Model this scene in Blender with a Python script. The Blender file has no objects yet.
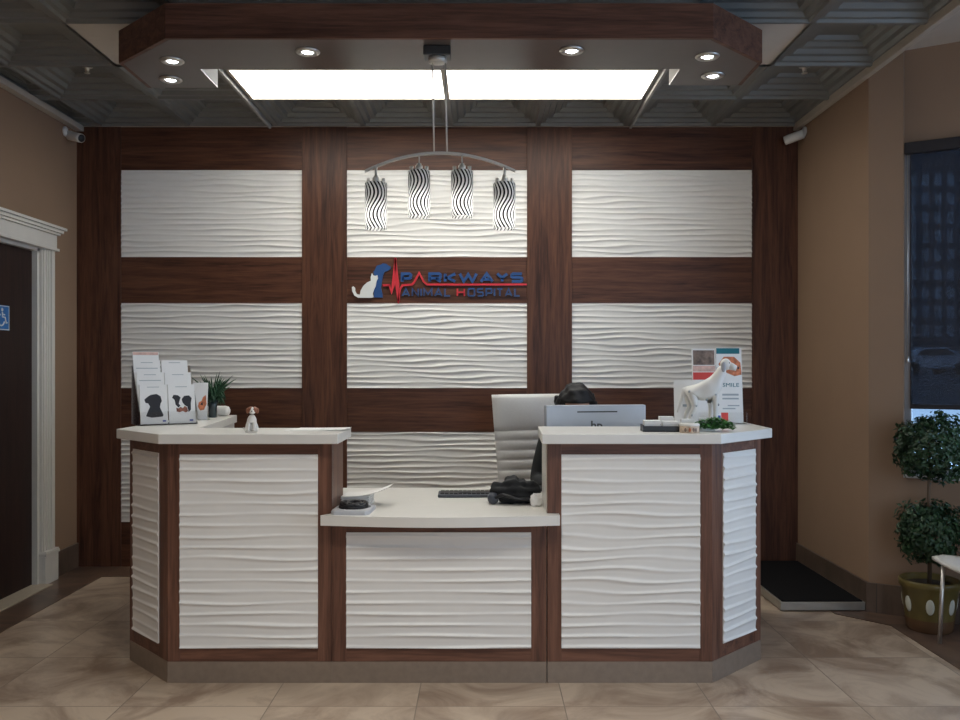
import bpy, bmesh, math, random
import numpy as np
from mathutils import Vector, Matrix
random.seed(7)
S = bpy.context.scene
COL = S.collection
PI = math.pi
F = 880.0; CX = 482.0; CY = 367.0; EYE = 1.4

# ------------------------------------------------------------------ materials
def new_mat(name):
    m = bpy.data.materials.new(name); m.use_nodes = True
    nt = m.node_tree; b = nt.nodes['Principled BSDF']
    return m, nt, b
def N(nt, t, **kw):
    n = nt.nodes.new(t)
    for k, v in kw.items(): setattr(n, k, v)
    return n
def plain(name, col, rough=0.5, metal=0.0, var=0.06, scale=14.0, bump=0.0, spec=0.5, coat=0.0):
    """procedural: slight noise variation of the thing's own colour"""
    m, nt, b = new_mat(name)
    tc = N(nt, 'ShaderNodeTexCoord'); no = N(nt, 'ShaderNodeTexNoise')
    no.inputs['Scale'].default_value = scale; no.inputs['Detail'].default_value = 4
    nt.links.new(tc.outputs['Object'], no.inputs['Vector'])
    r = N(nt, 'ShaderNodeValToRGB')
    r.color_ramp.elements[0].position = 0.3; r.color_ramp.elements[1].position = 0.7
    r.color_ramp.elements[0].color = tuple(max(0, c*(1-var)) for c in col)+(1,)
    r.color_ramp.elements[1].color = tuple(min(1, c*(1+var)) for c in col)+(1,)
    nt.links.new(no.outputs['Fac'], r.inputs['Fac']); nt.links.new(r.outputs['Color'], b.inputs['Base Color'])
    b.inputs['Roughness'].default_value = rough; b.inputs['Metallic'].default_value = metal
    b.inputs['Specular IOR Level'].default_value = spec; b.inputs['Coat Weight'].default_value = coat
    if bump:
        bp = N(nt, 'ShaderNodeBump'); bp.inputs['Strength'].default_value = bump; bp.inputs['Distance'].default_value = 0.004
        nt.links.new(no.outputs['Fac'], bp.inputs['Height']); nt.links.new(bp.outputs['Normal'], b.inputs['Normal'])
    return m
def wood(name, dark, light, axis='z', rough=0.42):
    m, nt, b = new_mat(name)
    tc = N(nt, 'ShaderNodeTexCoord'); mp = N(nt, 'ShaderNodeMapping')
    sc = [22, 22, 22]; sc['xyz'.index(axis)] = 1.3
    mp.inputs['Scale'].default_value = sc
    ge = N(nt, 'ShaderNodeNewGeometry')
    nt.links.new(ge.outputs['Position'], mp.inputs['Vector'])
    n1 = N(nt, 'ShaderNodeTexNoise'); n1.inputs['Scale'].default_value = 1.0; n1.inputs['Detail'].default_value = 7
    n1.inputs['Roughness'].default_value = 0.62; n1.inputs['Distortion'].default_value = 0.9
    nt.links.new(mp.outputs['Vector'], n1.inputs['Vector'])
    n2 = N(nt, 'ShaderNodeTexNoise'); n2.inputs['Scale'].default_value = 6.0; n2.inputs['Detail'].default_value = 3
    nt.links.new(mp.outputs['Vector'], n2.inputs['Vector'])
    mx = N(nt, 'ShaderNodeMath', operation='MULTIPLY_ADD'); mx.inputs[1].default_value = 0.35
    nt.links.new(n2.outputs['Fac'], mx.inputs[0]); nt.links.new(n1.outputs['Fac'], mx.inputs[2])
    r = N(nt, 'ShaderNodeValToRGB'); e = r.color_ramp.elements
    e[0].position = 0.45; e[0].color = tuple(dark)+(1,); e[1].position = 0.86; e[1].color = tuple(light)+(1,)
    nt.links.new(mx.outputs[0], r.inputs['Fac']); nt.links.new(r.outputs['Color'], b.inputs['Base Color'])
    b.inputs['Roughness'].default_value = rough; b.inputs['Specular IOR Level'].default_value = 0.32
    return m
def stone_tile(name, base, vein, grout, pitch, off=(0, 0), rough=0.3):
    m, nt, b = new_mat(name)
    ge = N(nt, 'ShaderNodeNewGeometry'); mp = N(nt, 'ShaderNodeMapping')
    mp.inputs['Location'].default_value = (off[0]/pitch, off[1]/pitch, 0); mp.inputs['Scale'].default_value = (1/pitch,)*3
    nt.links.new(ge.outputs['Position'], mp.inputs['Vector'])
    br = N(nt, 'ShaderNodeTexBrick'); br.offset = 0.0; br.squash = 1.0
    br.inputs['Scale'].default_value = 1.0; br.inputs['Brick Width'].default_value = 1.0; br.inputs['Row Height'].default_value = 1.0
    br.inputs['Mortar Size'].default_value = 0.004; br.inputs['Mortar Smooth'].default_value = 0.1
    br.inputs['Color1'].default_value = (0.42,)*3+(1,); br.inputs['Color2'].default_value = (0.58,)*3+(1,)
    br.inputs['Mortar'].default_value = (0.5,)*3+(1,)
    nt.links.new(mp.outputs['Vector'], br.inputs['Vector'])
    # vein noise, shifted per tile
    n1 = N(nt, 'ShaderNodeTexNoise'); n1.inputs['Scale'].default_value = 2.1; n1.inputs['Detail'].default_value = 8
    n1.inputs['Roughness'].default_value = 0.62; n1.inputs['Distortion'].default_value = 1.6
    ad = N(nt, 'ShaderNodeVectorMath', operation='ADD'); ml = N(nt, 'ShaderNodeVectorMath', operation='SCALE'); ml.inputs['Scale'].default_value = 9.0
    nt.links.new(br.outputs['Color'], ml.inputs[0]); nt.links.new(ml.outputs[0], ad.inputs[1]); nt.links.new(ge.outputs['Position'], ad.inputs[0])
    nt.links.new(ad.outputs[0], n1.inputs['Vector'])
    r = N(nt, 'ShaderNodeValToRGB'); e = r.color_ramp.elements
    e[0].position = 0.36; e[0].color = tuple(vein)+(1,); e[1].position = 0.6; e[1].color = tuple(base)+(1,)
    nt.links.new(n1.outputs['Fac'], r.inputs['Fac'])
    mix = N(nt, 'ShaderNodeMix', data_type='RGBA'); mix.inputs['B'].default_value = tuple(grout)+(1,)
    nt.links.new(br.outputs['Fac'], mix.inputs['Factor']); nt.links.new(r.outputs['Color'], mix.inputs['A'])
    nt.links.new(mix.outputs['Result'], b.inputs['Base Color'])
    b.inputs['Roughness'].default_value = rough
    return m
def emit(name, col, strength):
    m, nt, b = new_mat(name)
    b.inputs['Base Color'].default_value = tuple(col)+(1,)
    b.inputs['Emission Color'].default_value = tuple(col)+(1,); b.inputs['Emission Strength'].default_value = strength
    return m
def glass(name, tint=(1, 1, 1), rough=0.03, mixv=0.85):
    m, nt, b = new_mat(name)
    out = nt.nodes['Material Output']
    tr = N(nt, 'ShaderNodeBsdfTransparent'); tr.inputs['Color'].default_value = tuple(tint)+(1,)
    gl = N(nt, 'ShaderNodeBsdfGlossy'); gl.inputs['Roughness'].default_value = rough
    fr = N(nt, 'ShaderNodeFresnel'); fr.inputs['IOR'].default_value = 1.45
    mx = N(nt, 'ShaderNodeMixShader')
    nt.links.new(fr.outputs[0], mx.inputs[0]); nt.links.new(tr.outputs[0], mx.inputs[1]); nt.links.new(gl.outputs[0], mx.inputs[2])
    nt.links.new(mx.outputs[0], out.inputs['Surface'])
    return m

WD, WL = (0.034, 0.0125, 0.008), (0.142, 0.058, 0.032)
M = dict(
    wood_v=wood('walnut_vertical', WD, WL, 'z'), wood_h=wood('walnut_horizontal', WD, WL, 'x'),
    cwood_v=wood('counter_walnut_vertical', (0.062, 0.027, 0.018), (0.205, 0.095, 0.060), 'z'), cwood_h=wood('counter_walnut_horizontal', (0.062, 0.027, 0.018), (0.205, 0.095, 0.060), 'x'),
    wave=plain('white_wave_board', (0.80, 0.785, 0.745), 0.42, var=0.012),
    laminate=plain('white_laminate', (0.75, 0.73, 0.68), 0.3, var=0.02),
    kick=plain('brushed_kick_plate', (0.28, 0.22, 0.17), 0.42, metal=0.35, var=0.08, scale=30),
    wall=plain('tan_paint', (0.285, 0.183, 0.117), 0.75, var=0.03, scale=3),
    trimw=plain('white_trim_paint', (0.70, 0.67, 0.62), 0.4, var=0.02),
    ceil_edge=plain('ceiling_edge_paint', (0.48, 0.42, 0.35), 0.6, var=0.03),
    trimgrey=plain('grey_ceiling_rail', (0.36, 0.35, 0.33), 0.5),
    tin=plain('grey_green_ceiling_tile', (0.205, 0.208, 0.196), 0.42, metal=0.25, var=0.06, scale=6),
    blank=plain('plain_ceiling_tile', (0.58, 0.53, 0.47), 0.7, var=0.03),
    soffit=plain('soffit_underside_brown', (0.125, 0.098, 0.086), 0.28, var=0.04),
    plaster=plain('white_plaster', (0.72, 0.69, 0.65), 0.7, var=0.02),
    floor=stone_tile('beige_stone_tile', (0.53, 0.42, 0.315), (0.275, 0.195, 0.14), (0.22, 0.175, 0.135), 0.61, (0.27, -3.63)),
    border=stone_tile('brown_stone_border', (0.155, 0.095, 0.065), (0.07, 0.045, 0.035), (0.09, 0.065, 0.05), 0.305, (2.835, 0.1)),
    base=stone_tile('brown_stone_skirting', (0.145, 0.10, 0.075), (0.08, 0.055, 0.04), (0.07, 0.055, 0.045), 0.61, (0.2, 0.1)),
    door=wood('dark_door_wood', (0.012, 0.006, 0.005), (0.035, 0.015, 0.011), 'z', 0.55),
    threshold=plain('beige_threshold', (0.46, 0.39, 0.30), 0.4),
    chrome=plain('brushed_nickel', (0.74, 0.71, 0.66), 0.42, metal=1.0, var=0.03),
    nickel=plain('satin_nickel', (0.66, 0.63, 0.57), 0.4, metal=0.45, var=0.03),
    darkmetal=plain('dark_nickel', (0.10, 0.10, 0.10), 0.35, metal=0.8),
    black=plain('black_plastic', (0.012, 0.012, 0.014), 0.4),
    blackcloth=plain('black_cloth', (0.012, 0.013, 0.015), 0.8, bump=0.2, scale=60),
    rubber=plain('black_rubber_mat', (0.007, 0.007, 0.008), 0.95, spec=0.15, bump=0.5, scale=120),
    steel=plain('steel_edge', (0.45, 0.42, 0.37), 0.4, metal=0.7),
    silver=plain('silver_plastic', (0.50, 0.54, 0.60), 0.35, metal=0.3, var=0.02),
    greyplastic=plain('grey_plastic', (0.055, 0.062, 0.08), 0.4),
    leather=plain('white_leather', (0.78, 0.76, 0.73), 0.4, bump=0.1, scale=80, var=0.02),
    paper=plain('white_paper', (0.86, 0.85, 0.83), 0.7, var=0.015),
    paper2=plain('grey_white_paper', (0.45, 0.455, 0.48), 0.6, var=0.04),
    skin=plain('skin', (0.50, 0.27, 0.19), 0.5, var=0.05),
    hair=plain('black_hair', (0.006, 0.005, 0.006), 0.62, var=0.3, scale=60),
    denim=plain('dark_trousers', (0.02, 0.022, 0.03), 0.8),
    blue=plain('sign_blue', (0.02, 0.075, 0.23), 0.4), red=plain('sign_red', (0.62, 0.035, 0.05), 0.4),
    slate=plain('sign_slate_blue', (0.035, 0.075, 0.19), 0.4),
    signwhite=plain('sign_white', (0.74, 0.75, 0.72), 0.4, var=0.02),
    isa=plain('access_sign_blue', (0.01, 0.14, 0.42), 0.4),
    leaf=plain('topiary_leaf', (0.018, 0.052, 0.018), 0.5, var=0.45, scale=25),
    leaf2=plain('bright_green_leaf', (0.065, 0.21, 0.045), 0.5, var=0.4, scale=40),
    leafdark=plain('dark_thin_leaf', (0.02, 0.07, 0.03), 0.5, var=0.3),
    stem=plain('brown_stem', (0.12, 0.08, 0.05), 0.8), soil=plain('dark_soil', (0.03, 0.022, 0.016), 0.95, bump=0.8, scale=60),
    olive=plain('olive_glazed_pot', (0.14, 0.105, 0.03), 0.35, var=0.15, scale=10),
    potbrown=plain('brown_glaze', (0.13, 0.065, 0.03), 0.4, var=0.15), oval=plain('cream_oval', (0.60, 0.60, 0.50), 0.5),
    brown=plain('brown_fur_paint', (0.28, 0.10, 0.05), 0.5), ceramic=plain('white_ceramic', (0.76, 0.74, 0.70), 0.35, var=0.03),
    pink=plain('pink_nose', (0.62, 0.30, 0.24), 0.5), inkblack=plain('printed_black', (0.02, 0.02, 0.025), 0.6),
    inkblue=plain('printed_blue', (0.07, 0.11, 0.42), 0.6), inkteal=plain('printed_teal', (0.01, 0.16, 0.20), 0.6),
    inkred=plain('printed_red', (0.65, 0.06, 0.05), 0.6), inkorange=plain('printed_orange', (0.62, 0.20, 0.09), 0.6, var=0.4, scale=40),
    inkrust=plain('printed_rust', (0.28, 0.10, 0.06), 0.6, var=0.5, scale=60), inkbrown=plain('printed_brown', (0.20, 0.14, 0.11), 0.6, var=0.5, scale=40), inkgrey=plain('printed_grey', (0.40, 0.44, 0.46), 0.6),
    inkpink=plain('printed_pink', (0.68, 0.45, 0.38), 0.6, var=0.2, scale=40),
    acrylic=glass('clear_acrylic', (0.985, 0.988, 0.99), 0.06), pane=glass('window_pane', (0.86, 0.93, 0.95), 0.02),
    vase=plain('dark_green_glass', (0.02, 0.04, 0.045), 0.12, coat=0.5), tin_can=plain('printed_tin', (0.56, 0.44, 0.33), 0.35, var=0.35, scale=45),
    alu=plain('aluminium_frame', (0.52, 0.54, 0.58), 0.35, metal=0.5), frame_dark=plain('dark_window_head', (0.022, 0.018, 0.02), 0.6),
    lightdiff=emit('lit_diffuser', (1.0, 0.975, 0.895), 8.6), downled=emit('lit_downlight', (0.90, 0.95, 1.0), 30.0),
    bulb=emit('lit_bulb', (1.0, 0.97, 0.92), 12.0),
    asphalt=plain('dark_wet_asphalt', (0.11, 0.115, 0.13), 0.7, var=0.2, scale=0.5),
    snow=plain('pale_snowy_ground', (0.70, 0.74, 0.78), 0.8, var=0.1, scale=0.6), carw=plain('white_car_paint', (0.62, 0.66, 0.74), 0.3, coat=0.6),
    card=plain('dark_car_paint', (0.10, 0.12, 0.17), 0.3, coat=0.6), carglass=plain('car_window', (0.03, 0.035, 0.05), 0.1),
    tyre=plain('tyre', (0.02, 0.02, 0.02), 0.8), facade=plain('distant_facade', (0.10, 0.115, 0.15), 0.8, var=0.15, scale=0.3),
    winlit=plain('distant_window', (0.34, 0.42, 0.50), 0.2, var=0.3, scale=0.2),
)
# roller blind: an open-weave dark screen, some light passes between the threads
m, nt, b = new_mat('dark_screen_weave')
out = nt.nodes['Material Output']; b.inputs['Base Color'].default_value = (0.014, 0.013, 0.016, 1); b.inputs['Roughness'].default_value = 0.8
tr = N(nt, 'ShaderNodeBsdfTransparent'); tr.inputs['Color'].default_value = (0.86, 0.90, 1.0, 1); mx = N(nt, 'ShaderNodeMixShader'); mx.inputs[0].default_value = 0.155
nt.links.new(b.outputs[0], mx.inputs[1]); nt.links.new(tr.outputs[0], mx.inputs[2]); nt.links.new(mx.outputs[0], out.inputs['Surface'])
M['screen'] = m
# zebra glass: white opal glass with black wavy printed lines
m, nt, b = new_mat('zebra_opal_glass')
out = nt.nodes['Material Output']
tc = N(nt, 'ShaderNodeTexCoord'); sx = N(nt, 'ShaderNodeSeparateXYZ'); nt.links.new(tc.outputs['Object'], sx.inputs[0])
at = N(nt, 'ShaderNodeMath', operation='ARCTAN2'); nt.links.new(sx.outputs['Y'], at.inputs[0]); nt.links.new(sx.outputs['X'], at.inputs[1])
sz = N(nt, 'ShaderNodeMath', operation='MULTIPLY'); sz.inputs[1].default_value = 2*PI/0.20; nt.links.new(sx.outputs['Z'], sz.inputs[0])
sn = N(nt, 'ShaderNodeMath', operation='SINE'); nt.links.new(sz.outputs[0], sn.inputs[0])
ma = N(nt, 'ShaderNodeMath', operation='MULTIPLY_ADD'); ma.inputs[1].default_value = 0.40; nt.links.new(sn.outputs[0], ma.inputs[0]); nt.links.new(at.outputs[0], ma.inputs[2])
mk = N(nt, 'ShaderNodeMath', operation='MULTIPLY'); mk.inputs[1].default_value = 18.0; nt.links.new(ma.outputs[0], mk.inputs[0])
s2 = N(nt, 'ShaderNodeMath', operation='SINE'); nt.links.new(mk.outputs[0], s2.inputs[0])
gt = N(nt, 'ShaderNodeMath', operation='GREATER_THAN'); gt.inputs[1].default_value = 0.12; nt.links.new(s2.outputs[0], gt.inputs[0])
b.inputs['Base Color'].default_value = (0.010, 0.012, 0.014, 1); b.inputs['Roughness'].default_value = 0.25
df = N(nt, 'ShaderNodeBsdfDiffuse'); df.inputs['Color'].default_value = (0.8, 0.8, 0.78, 1)
tl = N(nt, 'ShaderNodeBsdfTranslucent'); tl.inputs['Color'].default_value = (0.75, 0.75, 0.73, 1)
m1 = N(nt, 'ShaderNodeMixShader'); m1.inputs[0].default_value = 0.6; nt.links.new(df.outputs[0], m1.inputs[1]); nt.links.new(tl.outputs[0], m1.inputs[2])
m2 = N(nt, 'ShaderNodeMixShader'); nt.links.new(gt.outputs[0], m2.inputs[0]); nt.links.new(m1.outputs[0], m2.inputs[1]); nt.links.new(b.outputs[0], m2.inputs[2])
nt.links.new(m2.outputs[0], out.inputs['Surface'])
M['zebra'] = m

# ------------------------------------------------------------------ mesh builder
class MB:
    def __init__(s): s.v = []; s.f = []; s.mi = []; s.sm = []; s.cur = 0; s.smooth = False
    def add(s, vs, fs, smooth=None):
        o = len(s.v); s.v += [tuple(p) for p in vs]
        for f in fs: s.f.append(tuple(i+o for i in f)); s.mi.append(s.cur); s.sm.append(s.smooth if smooth is None else smooth)
        return s
    def box(s, x0, x1, y0, y1, z0, z1):
        vs = [(x, y, z) for z in (z0, z1) for y in (y0, y1) for x in (x0, x1)]
        return s.add(vs, [(0, 2, 3, 1), (4, 5, 7, 6), (0, 1, 5, 4), (1, 3, 7, 5), (3, 2, 6, 7), (2, 0, 4, 6)], False)
    def prism(s, poly, z0, z1):
        """poly: xy points; extruded in z"""
        a = sum(poly[i][0]*poly[(i+1) % len(poly)][1]-poly[(i+1) % len(poly)][0]*poly[i][1] for i in range(len(poly)))
        if a < 0: poly = poly[::-1]
        n = len(poly)
        vs = [(x, y, z0) for x, y in poly]+[(x, y, z1) for x, y in poly]
        return s.add(vs, [tuple(range(n))[::-1], tuple(range(n, 2*n))]+[(i, (i+1) % n, n+(i+1) % n, n+i) for i in range(n)], False)
    def prism_y(s, poly, y0, y1):
        """poly: xz points; extruded in y (y0 < y1, front at y0)"""
        a = sum(poly[i][0]*poly[(i+1) % len(poly)][1]-poly[(i+1) % len(poly)][0]*poly[i][1] for i in range(len(poly)))
        if a < 0: poly = poly[::-1]
        n = len(poly)
        vs = [(x, y0, z) for x, z in poly]+[(x, y1, z) for x, z in poly]
        return s.add(vs, [tuple(range(n)), tuple(range(n, 2*n))[::-1]]+[((i+1) % n, i, n+i, n+(i+1) % n) for i in range(n)], False)
    def lathe(s, prof, c=(0, 0, 0), n=32, smooth=True, cap=True):
        """prof: (r,z) from bottom to top"""
        vs = []; fs = []
        for r, z in prof:
            for k in range(n):
                a = 2*PI*k/n; vs.append((c[0]+r*math.cos(a), c[1]+r*math.sin(a), c[2]+z))
        for j in range(len(prof)-1):
            for k in range(n):
                k2 = (k+1) % n; fs.append((j*n+k, j*n+k2, (j+1)*n+k2, (j+1)*n+k))
        if cap:
            fs.append(tuple(range(n))[::-1]); fs.append(tuple(range((len(prof)-1)*n, len(prof)*n)))
        return s.add(vs, fs, smooth)
    def tube(s, pts, r, n=10, smooth=True):
        pts = [Vector(p) for p in pts]; rs = r if isinstance(r, (list, tuple)) else [r]*len(pts)
        vs = []; fs = []; up = Vector((0, 0, 1)); prev = None
        for i, p in enumerate(pts):
            t = (pts[min(i+1, len(pts)-1)]-pts[max(i-1, 0)]).normalized()
            if prev is None:
                a = t.cross(up) if abs(t.dot(up)) < 0.95 else t.cross(Vector((1, 0, 0)))
            else: a = prev-t*prev.dot(t)
            a.normalize(); prev = a; b_ = t.cross(a)
            for k in range(n):
                q = 2*PI*k/n; vs.append(p+(a*math.cos(q)+b_*math.sin(q))*rs[i])
        for j in range(len(pts)-1):
            for k in range(n):
                k2 = (k+1) % n; fs.append((j*n+k, j*n+k2, (j+1)*n+k2, (j+1)*n+k))
        fs.append(tuple(range(n))[::-1]); fs.append(tuple(range((len(pts)-1)*n, len(pts)*n)))
        return s.add(vs, fs, smooth)
    def ball(s, c, r, nu=20, nv=12, fn=None):
        rx, ry, rz = r if isinstance(r, (tuple, list)) else (r, r, r)
        vs = []; fs = []
        for j in range(nv+1):
            t = PI*j/nv
            for k in range(nu):
                a = 2*PI*k/nu; d = Vector((math.sin(t)*math.cos(a), math.sin(t)*math.sin(a), -math.cos(t)))
                q = Vector((d.x*rx, d.y*ry, d.z*rz))
                if fn: q = fn(d, q)
                vs.append((c[0]+q.x, c[1]+q.y, c[2]+q.z))
        for j in range(nv):
            for k in range(nu):
                k2 = (k+1) % nu; fs.append((j*nu+k, j*nu+k2, (j+1)*nu+k2, (j+1)*nu+k))
        return s.add(vs, fs, True)
    def xform(s, mat, start=0):
        for i in range(start, len(s.v)): s.v[i] = tuple(mat @ Vector(s.v[i]))
        return s
    def build(s, name, mats, parent=None, bevel=0, loc=None, rz=0, seg=2):
        me = bpy.data.meshes.new(name); me.from_pydata(s.v, [], s.f)
        mats = mats if isinstance(mats, (list, tuple)) else [mats]
        for q in mats: me.materials.append(q)
        me.polygons.foreach_set('material_index', s.mi); me.polygons.foreach_set('use_smooth', s.sm)
        if bevel:
            bm = bmesh.new(); bm.from_mesh(me)
            bmesh.ops.remove_doubles(bm, verts=bm.verts, dist=1e-6)
            es = [e for e in bm.edges if len(e.link_faces) == 2 and e.calc_face_angle(0) > 0.5]
            bmesh.ops.bevel(bm, geom=es, offset=bevel, segments=seg, profile=0.5, affect='EDGES', clamp_overlap=True)
            bm.to_mesh(me); bm.free()
        me.update()
        o = bpy.data.objects.new(name, me); COL.objects.link(o)
        if parent is not None: o.parent = parent
        if loc is not None: o.location = loc
        if rz: o.rotation_euler = (0, 0, rz)
        return o
def thing(name, label, cat, loc=(0, 0, 0), rz=0, group=None):
    o = bpy.data.objects.new(name, None); COL.objects.link(o); o.empty_display_size = 0.05
    o.location = loc; o.rotation_euler = (0, 0, rz)
    return tag(o, label, cat, group)
def tag(o, label, cat, group=None):
    o['label'] = label; o['category'] = cat
    if group: o['group'] = group
    return o
def struct(o, label=None):
    o['kind'] = 'structure'
    if label: o['label'] = label
    return o
def dup(root, label, loc=None, rz=None):
    r = root.copy(); COL.objects.link(r); r['label'] = label
    if loc is not None: r.location = loc
    if rz is not None: r.rotation_euler = (0, 0, rz)
    def rec(src, dst):
        for ch in [c for c in bpy.data.objects if c.parent == src]:
            c = ch.copy(); COL.objects.link(c); c.parent = dst; rec(ch, c)
    rec(root, r)
    return r
def box(name, mat, x0, x1, y0, y1, z0, z1, parent=None, bevel=0):
    return MB().box(x0, x1, y0, y1, z0, z1).build(name, mat, parent, bevel)
def at(px, py, Y): return ((px-CX)/F*Y, Y, EYE-(py-CY)/F*Y)
def skin(name, nodes, edges, root, mat, subd=2):
    """continuous limb-like surface grown over connected joints"""
    keys = list(nodes); idx = {k: i for i, k in enumerate(keys)}
    me = bpy.data.meshes.new(name); me.from_pydata([nodes[k][0] for k in keys], [(idx[a], idx[b]) for a, b in edges], [])
    o = bpy.data.objects.new(name, me); COL.objects.link(o)
    sm = o.modifiers.new('s', 'SKIN'); sm.use_smooth_shade = True
    sv = me.skin_vertices[0].data
    for i, k in enumerate(keys):
        r = nodes[k][1]; sv[i].radius = r if isinstance(r, tuple) else (r, r); sv[i].use_root = (k == root)
    ss = o.modifiers.new('u', 'SUBSURF'); ss.levels = subd; ss.render_levels = subd
    bpy.context.view_layer.update()
    dg = bpy.context.evaluated_depsgraph_get()
    m2 = bpy.data.meshes.new_from_object(o.evaluated_get(dg))
    vs = [tuple(v.co) for v in m2.vertices]; fs = [tuple(p.vertices) for p in m2.polygons]
    bpy.data.objects.remove(o); bpy.data.meshes.remove(me); bpy.data.meshes.remove(m2)
    return vs, fs
def text_geo(txt, width, height, depth, bold=0.0):
    """lettering fitted to width x height, x from 0, z from 0, front at y=0, back at y=depth"""
    cu = bpy.data.curves.new('t', 'FONT'); cu.body = txt; cu.extrude = 0.05; cu.offset = bold; cu.resolution_u = 3
    o = bpy.data.objects.new('t', cu); COL.objects.link(o); bpy.context.view_layer.update()
    me = bpy.data.meshes.new_from_object(o.evaluated_get(bpy.context.evaluated_depsgraph_get()))
    c = np.array([tuple(v.co) for v in me.vertices]); fs = [tuple(p.vertices) for p in me.polygons]
    mn, mx = c.min(0), c.max(0); c = (c-mn)/(mx-mn)
    vs = [(p[0]*width, (1-p[2])*depth, p[1]*height) for p in c]
    bpy.data.objects.remove(o); bpy.data.curves.remove(cu); bpy.data.meshes.remove(me)
    return vs, fs

# ------------------------------------------------------------------ wave board
def wave_mb(w, h, seed, period=0.05, amp=0.011, thick=0.012, sharp=1.35, warp=1.9, skew=0.0):
    """sculpted board: x 0..w, z 0..h, back at y=0, front towards -y"""
    rs = np.random.RandomState(seed)
    nx = max(8, int(w/0.018)); nz = max(20, int(h/0.0029))
    x = np.linspace(0, w, nx+1); z = np.linspace(0, h, nz+1); X, Z = np.meshgrid(x, z)
    n = np.zeros_like(X)
    for k in range(7):
        lx = rs.uniform(0.35, 1.0); lz = rs.uniform(0.10, 0.36)*rs.choice([-1, 1])
        n += rs.uniform(0.12, 0.24)*np.sin(2*PI*(X/(lx*1.3)+Z/lz)+rs.uniform(0, 6.28))
    ph = 2*PI*(Z/period)+warp*n
    c = 0.5+0.5*np.cos(ph+0.35*np.sin(ph)-skew*np.cos(ph))
    a = amp*(0.75+0.4*np.sin(2*PI*(X/0.9+Z/0.31)+rs.uniform(0, 6)))
    H = a*c**sharp
    Y = -(thick+H)
    v = np.stack([X, Y, Z], -1).reshape(-1, 3)
    W = nx+1
    f = []
    for j in range(nz):
        b0 = j*W
        for i in range(nx): f.append((b0+i, b0+i+1, b0+W+i+1, b0+W+i))
    mb = MB(); mb.add(v.tolist(), f, True)
    # skirt to the back
    rim = [i for i in range(W)]+[j*W+nx for j in range(1, nz+1)]+[nz*W+i for i in range(nx-1, -1, -1)]+[j*W for j in range(nz-1, 0, -1)]
    vs = [mb.v[i] for i in rim]; m_ = len(rim)
    vs2 = vs+[(p[0], 0, p[2]) for p in vs]
    mb.add(vs2, [((i+1) % m_, i, m_+i, m_+(i+1) % m_) for i in range(m_)], False)
    return mb

# ================================================================== SETTING
BW = 6.20          # plane of the wall behind the cladding
XL, XR = -2.835, 2.21
ZC = 3.08
YB = -3.2          # behind the camera
# floor
struct(MB().box(-4.2, 6.0, YB-0.2, BW+0.2, -0.1, 0.0).build('floor', M['floor']), 'beige stone tile floor')
fb = MB()
fb.prism([(XL, YB), (-2.535, YB), (-2.535, 5.87), (2.0, 5.87), (2.0, 4.985), (2.21, 4.76), (2.21, 0.5), (4.6, 0.5), (4.6, BW), (XL, BW)], 0.0, 0.0035)
struct(fb.build('trim_1', M['border']), 'dark brown stone border along the walls')
# walls
struct(box('wall_back', M['wall'], -4.2, 2.6, BW, BW+0.15, 0, 3.3), 'back wall behind the wood cladding')
# door hole in the left wall: y 4.60..5.64, z 0..2.165
wl = MB()
wl.box(XL-0.15, XL, YB, 4.60, 0, 3.3); wl.box(XL-0.15, XL, 5.64, BW, 0, 3.3); wl.box(XL-0.15, XL, 4.60, 5.64, 2.165, 3.3)
struct(wl.build('wall_left', M['wall']), 'tan painted left wall')
box_ = MB().box(XR, XR+0.15, 5.03, BW, 0, 3.3); struct(box_.build('wall_right', M['wall']), 'tan painted right wall beside the weigh scale')
# angled wall with the window
d = Vector((0.857, -0.515, 0)).normalized(); nrm = Vector((0.515, 0.857, 0)).normalized()   # nrm points outside
RZ = math.atan2(d.y, d.x); A0 = Vector((2.21, 5.03, 0))
MA = Matrix.Translation(A0) @ Matrix.Rotation(RZ, 4, 'Z')       # local x along the wall, local y outwards
def ang(px):  # distance along the angled wall where image column px falls
    k = (px-CX)/F
    return (k*A0.y-A0.x)/(d.x-k*d.y)
u0 = ang(903.5)
SILL, HEAD, WEND = 0.80, 2.66, 1.30
wa = MB()
wa.box(0, u0, 0, 0.22, 0, 3.3); wa.box(u0, WEND, 0.05, 0.22, HEAD, 3.3); wa.box(u0, WEND, 0.0, 0.22, 0, SILL); wa.box(WEND, 1.6, 0, 0.22, 0, 3.3)
wa.xform(MA); struct(wa.build('wall_right_angled', M['wall']), 'tan painted angled wall around the window')
E1 = A0+d*1.6
# side wall towards the camera: big window openings
ws = MB()
xs = E1.x
for (y0, y1) in ((YB, 1.25), (3.9, E1.y+0.1)): ws.box(xs, xs+0.2, y0, y1, 0, 3.3)
ws.box(xs, xs+0.2, 1.25, 3.9, 0, 0.6); ws.box(xs, xs+0.2, 1.25, 3.9, 2.75, 3.3)
struct(ws.build('wall_front_right', M['wall']), 'tan painted side wall with windows')
wf = MB(); wf.box(-4.2, 0.8, YB-0.15, YB, 0, 3.3); wf.box(2.6, xs+0.2, YB-0.15, YB, 0, 3.3); wf.box(0.8, 2.6, YB-0.15, YB, 0, 0.4); wf.box(0.8, 2.6, YB-0.15, YB, 2.75, 3.3)
struct(wf.build('wall_front', M['wall']), 'storefront wall behind the waiting area')

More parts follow.
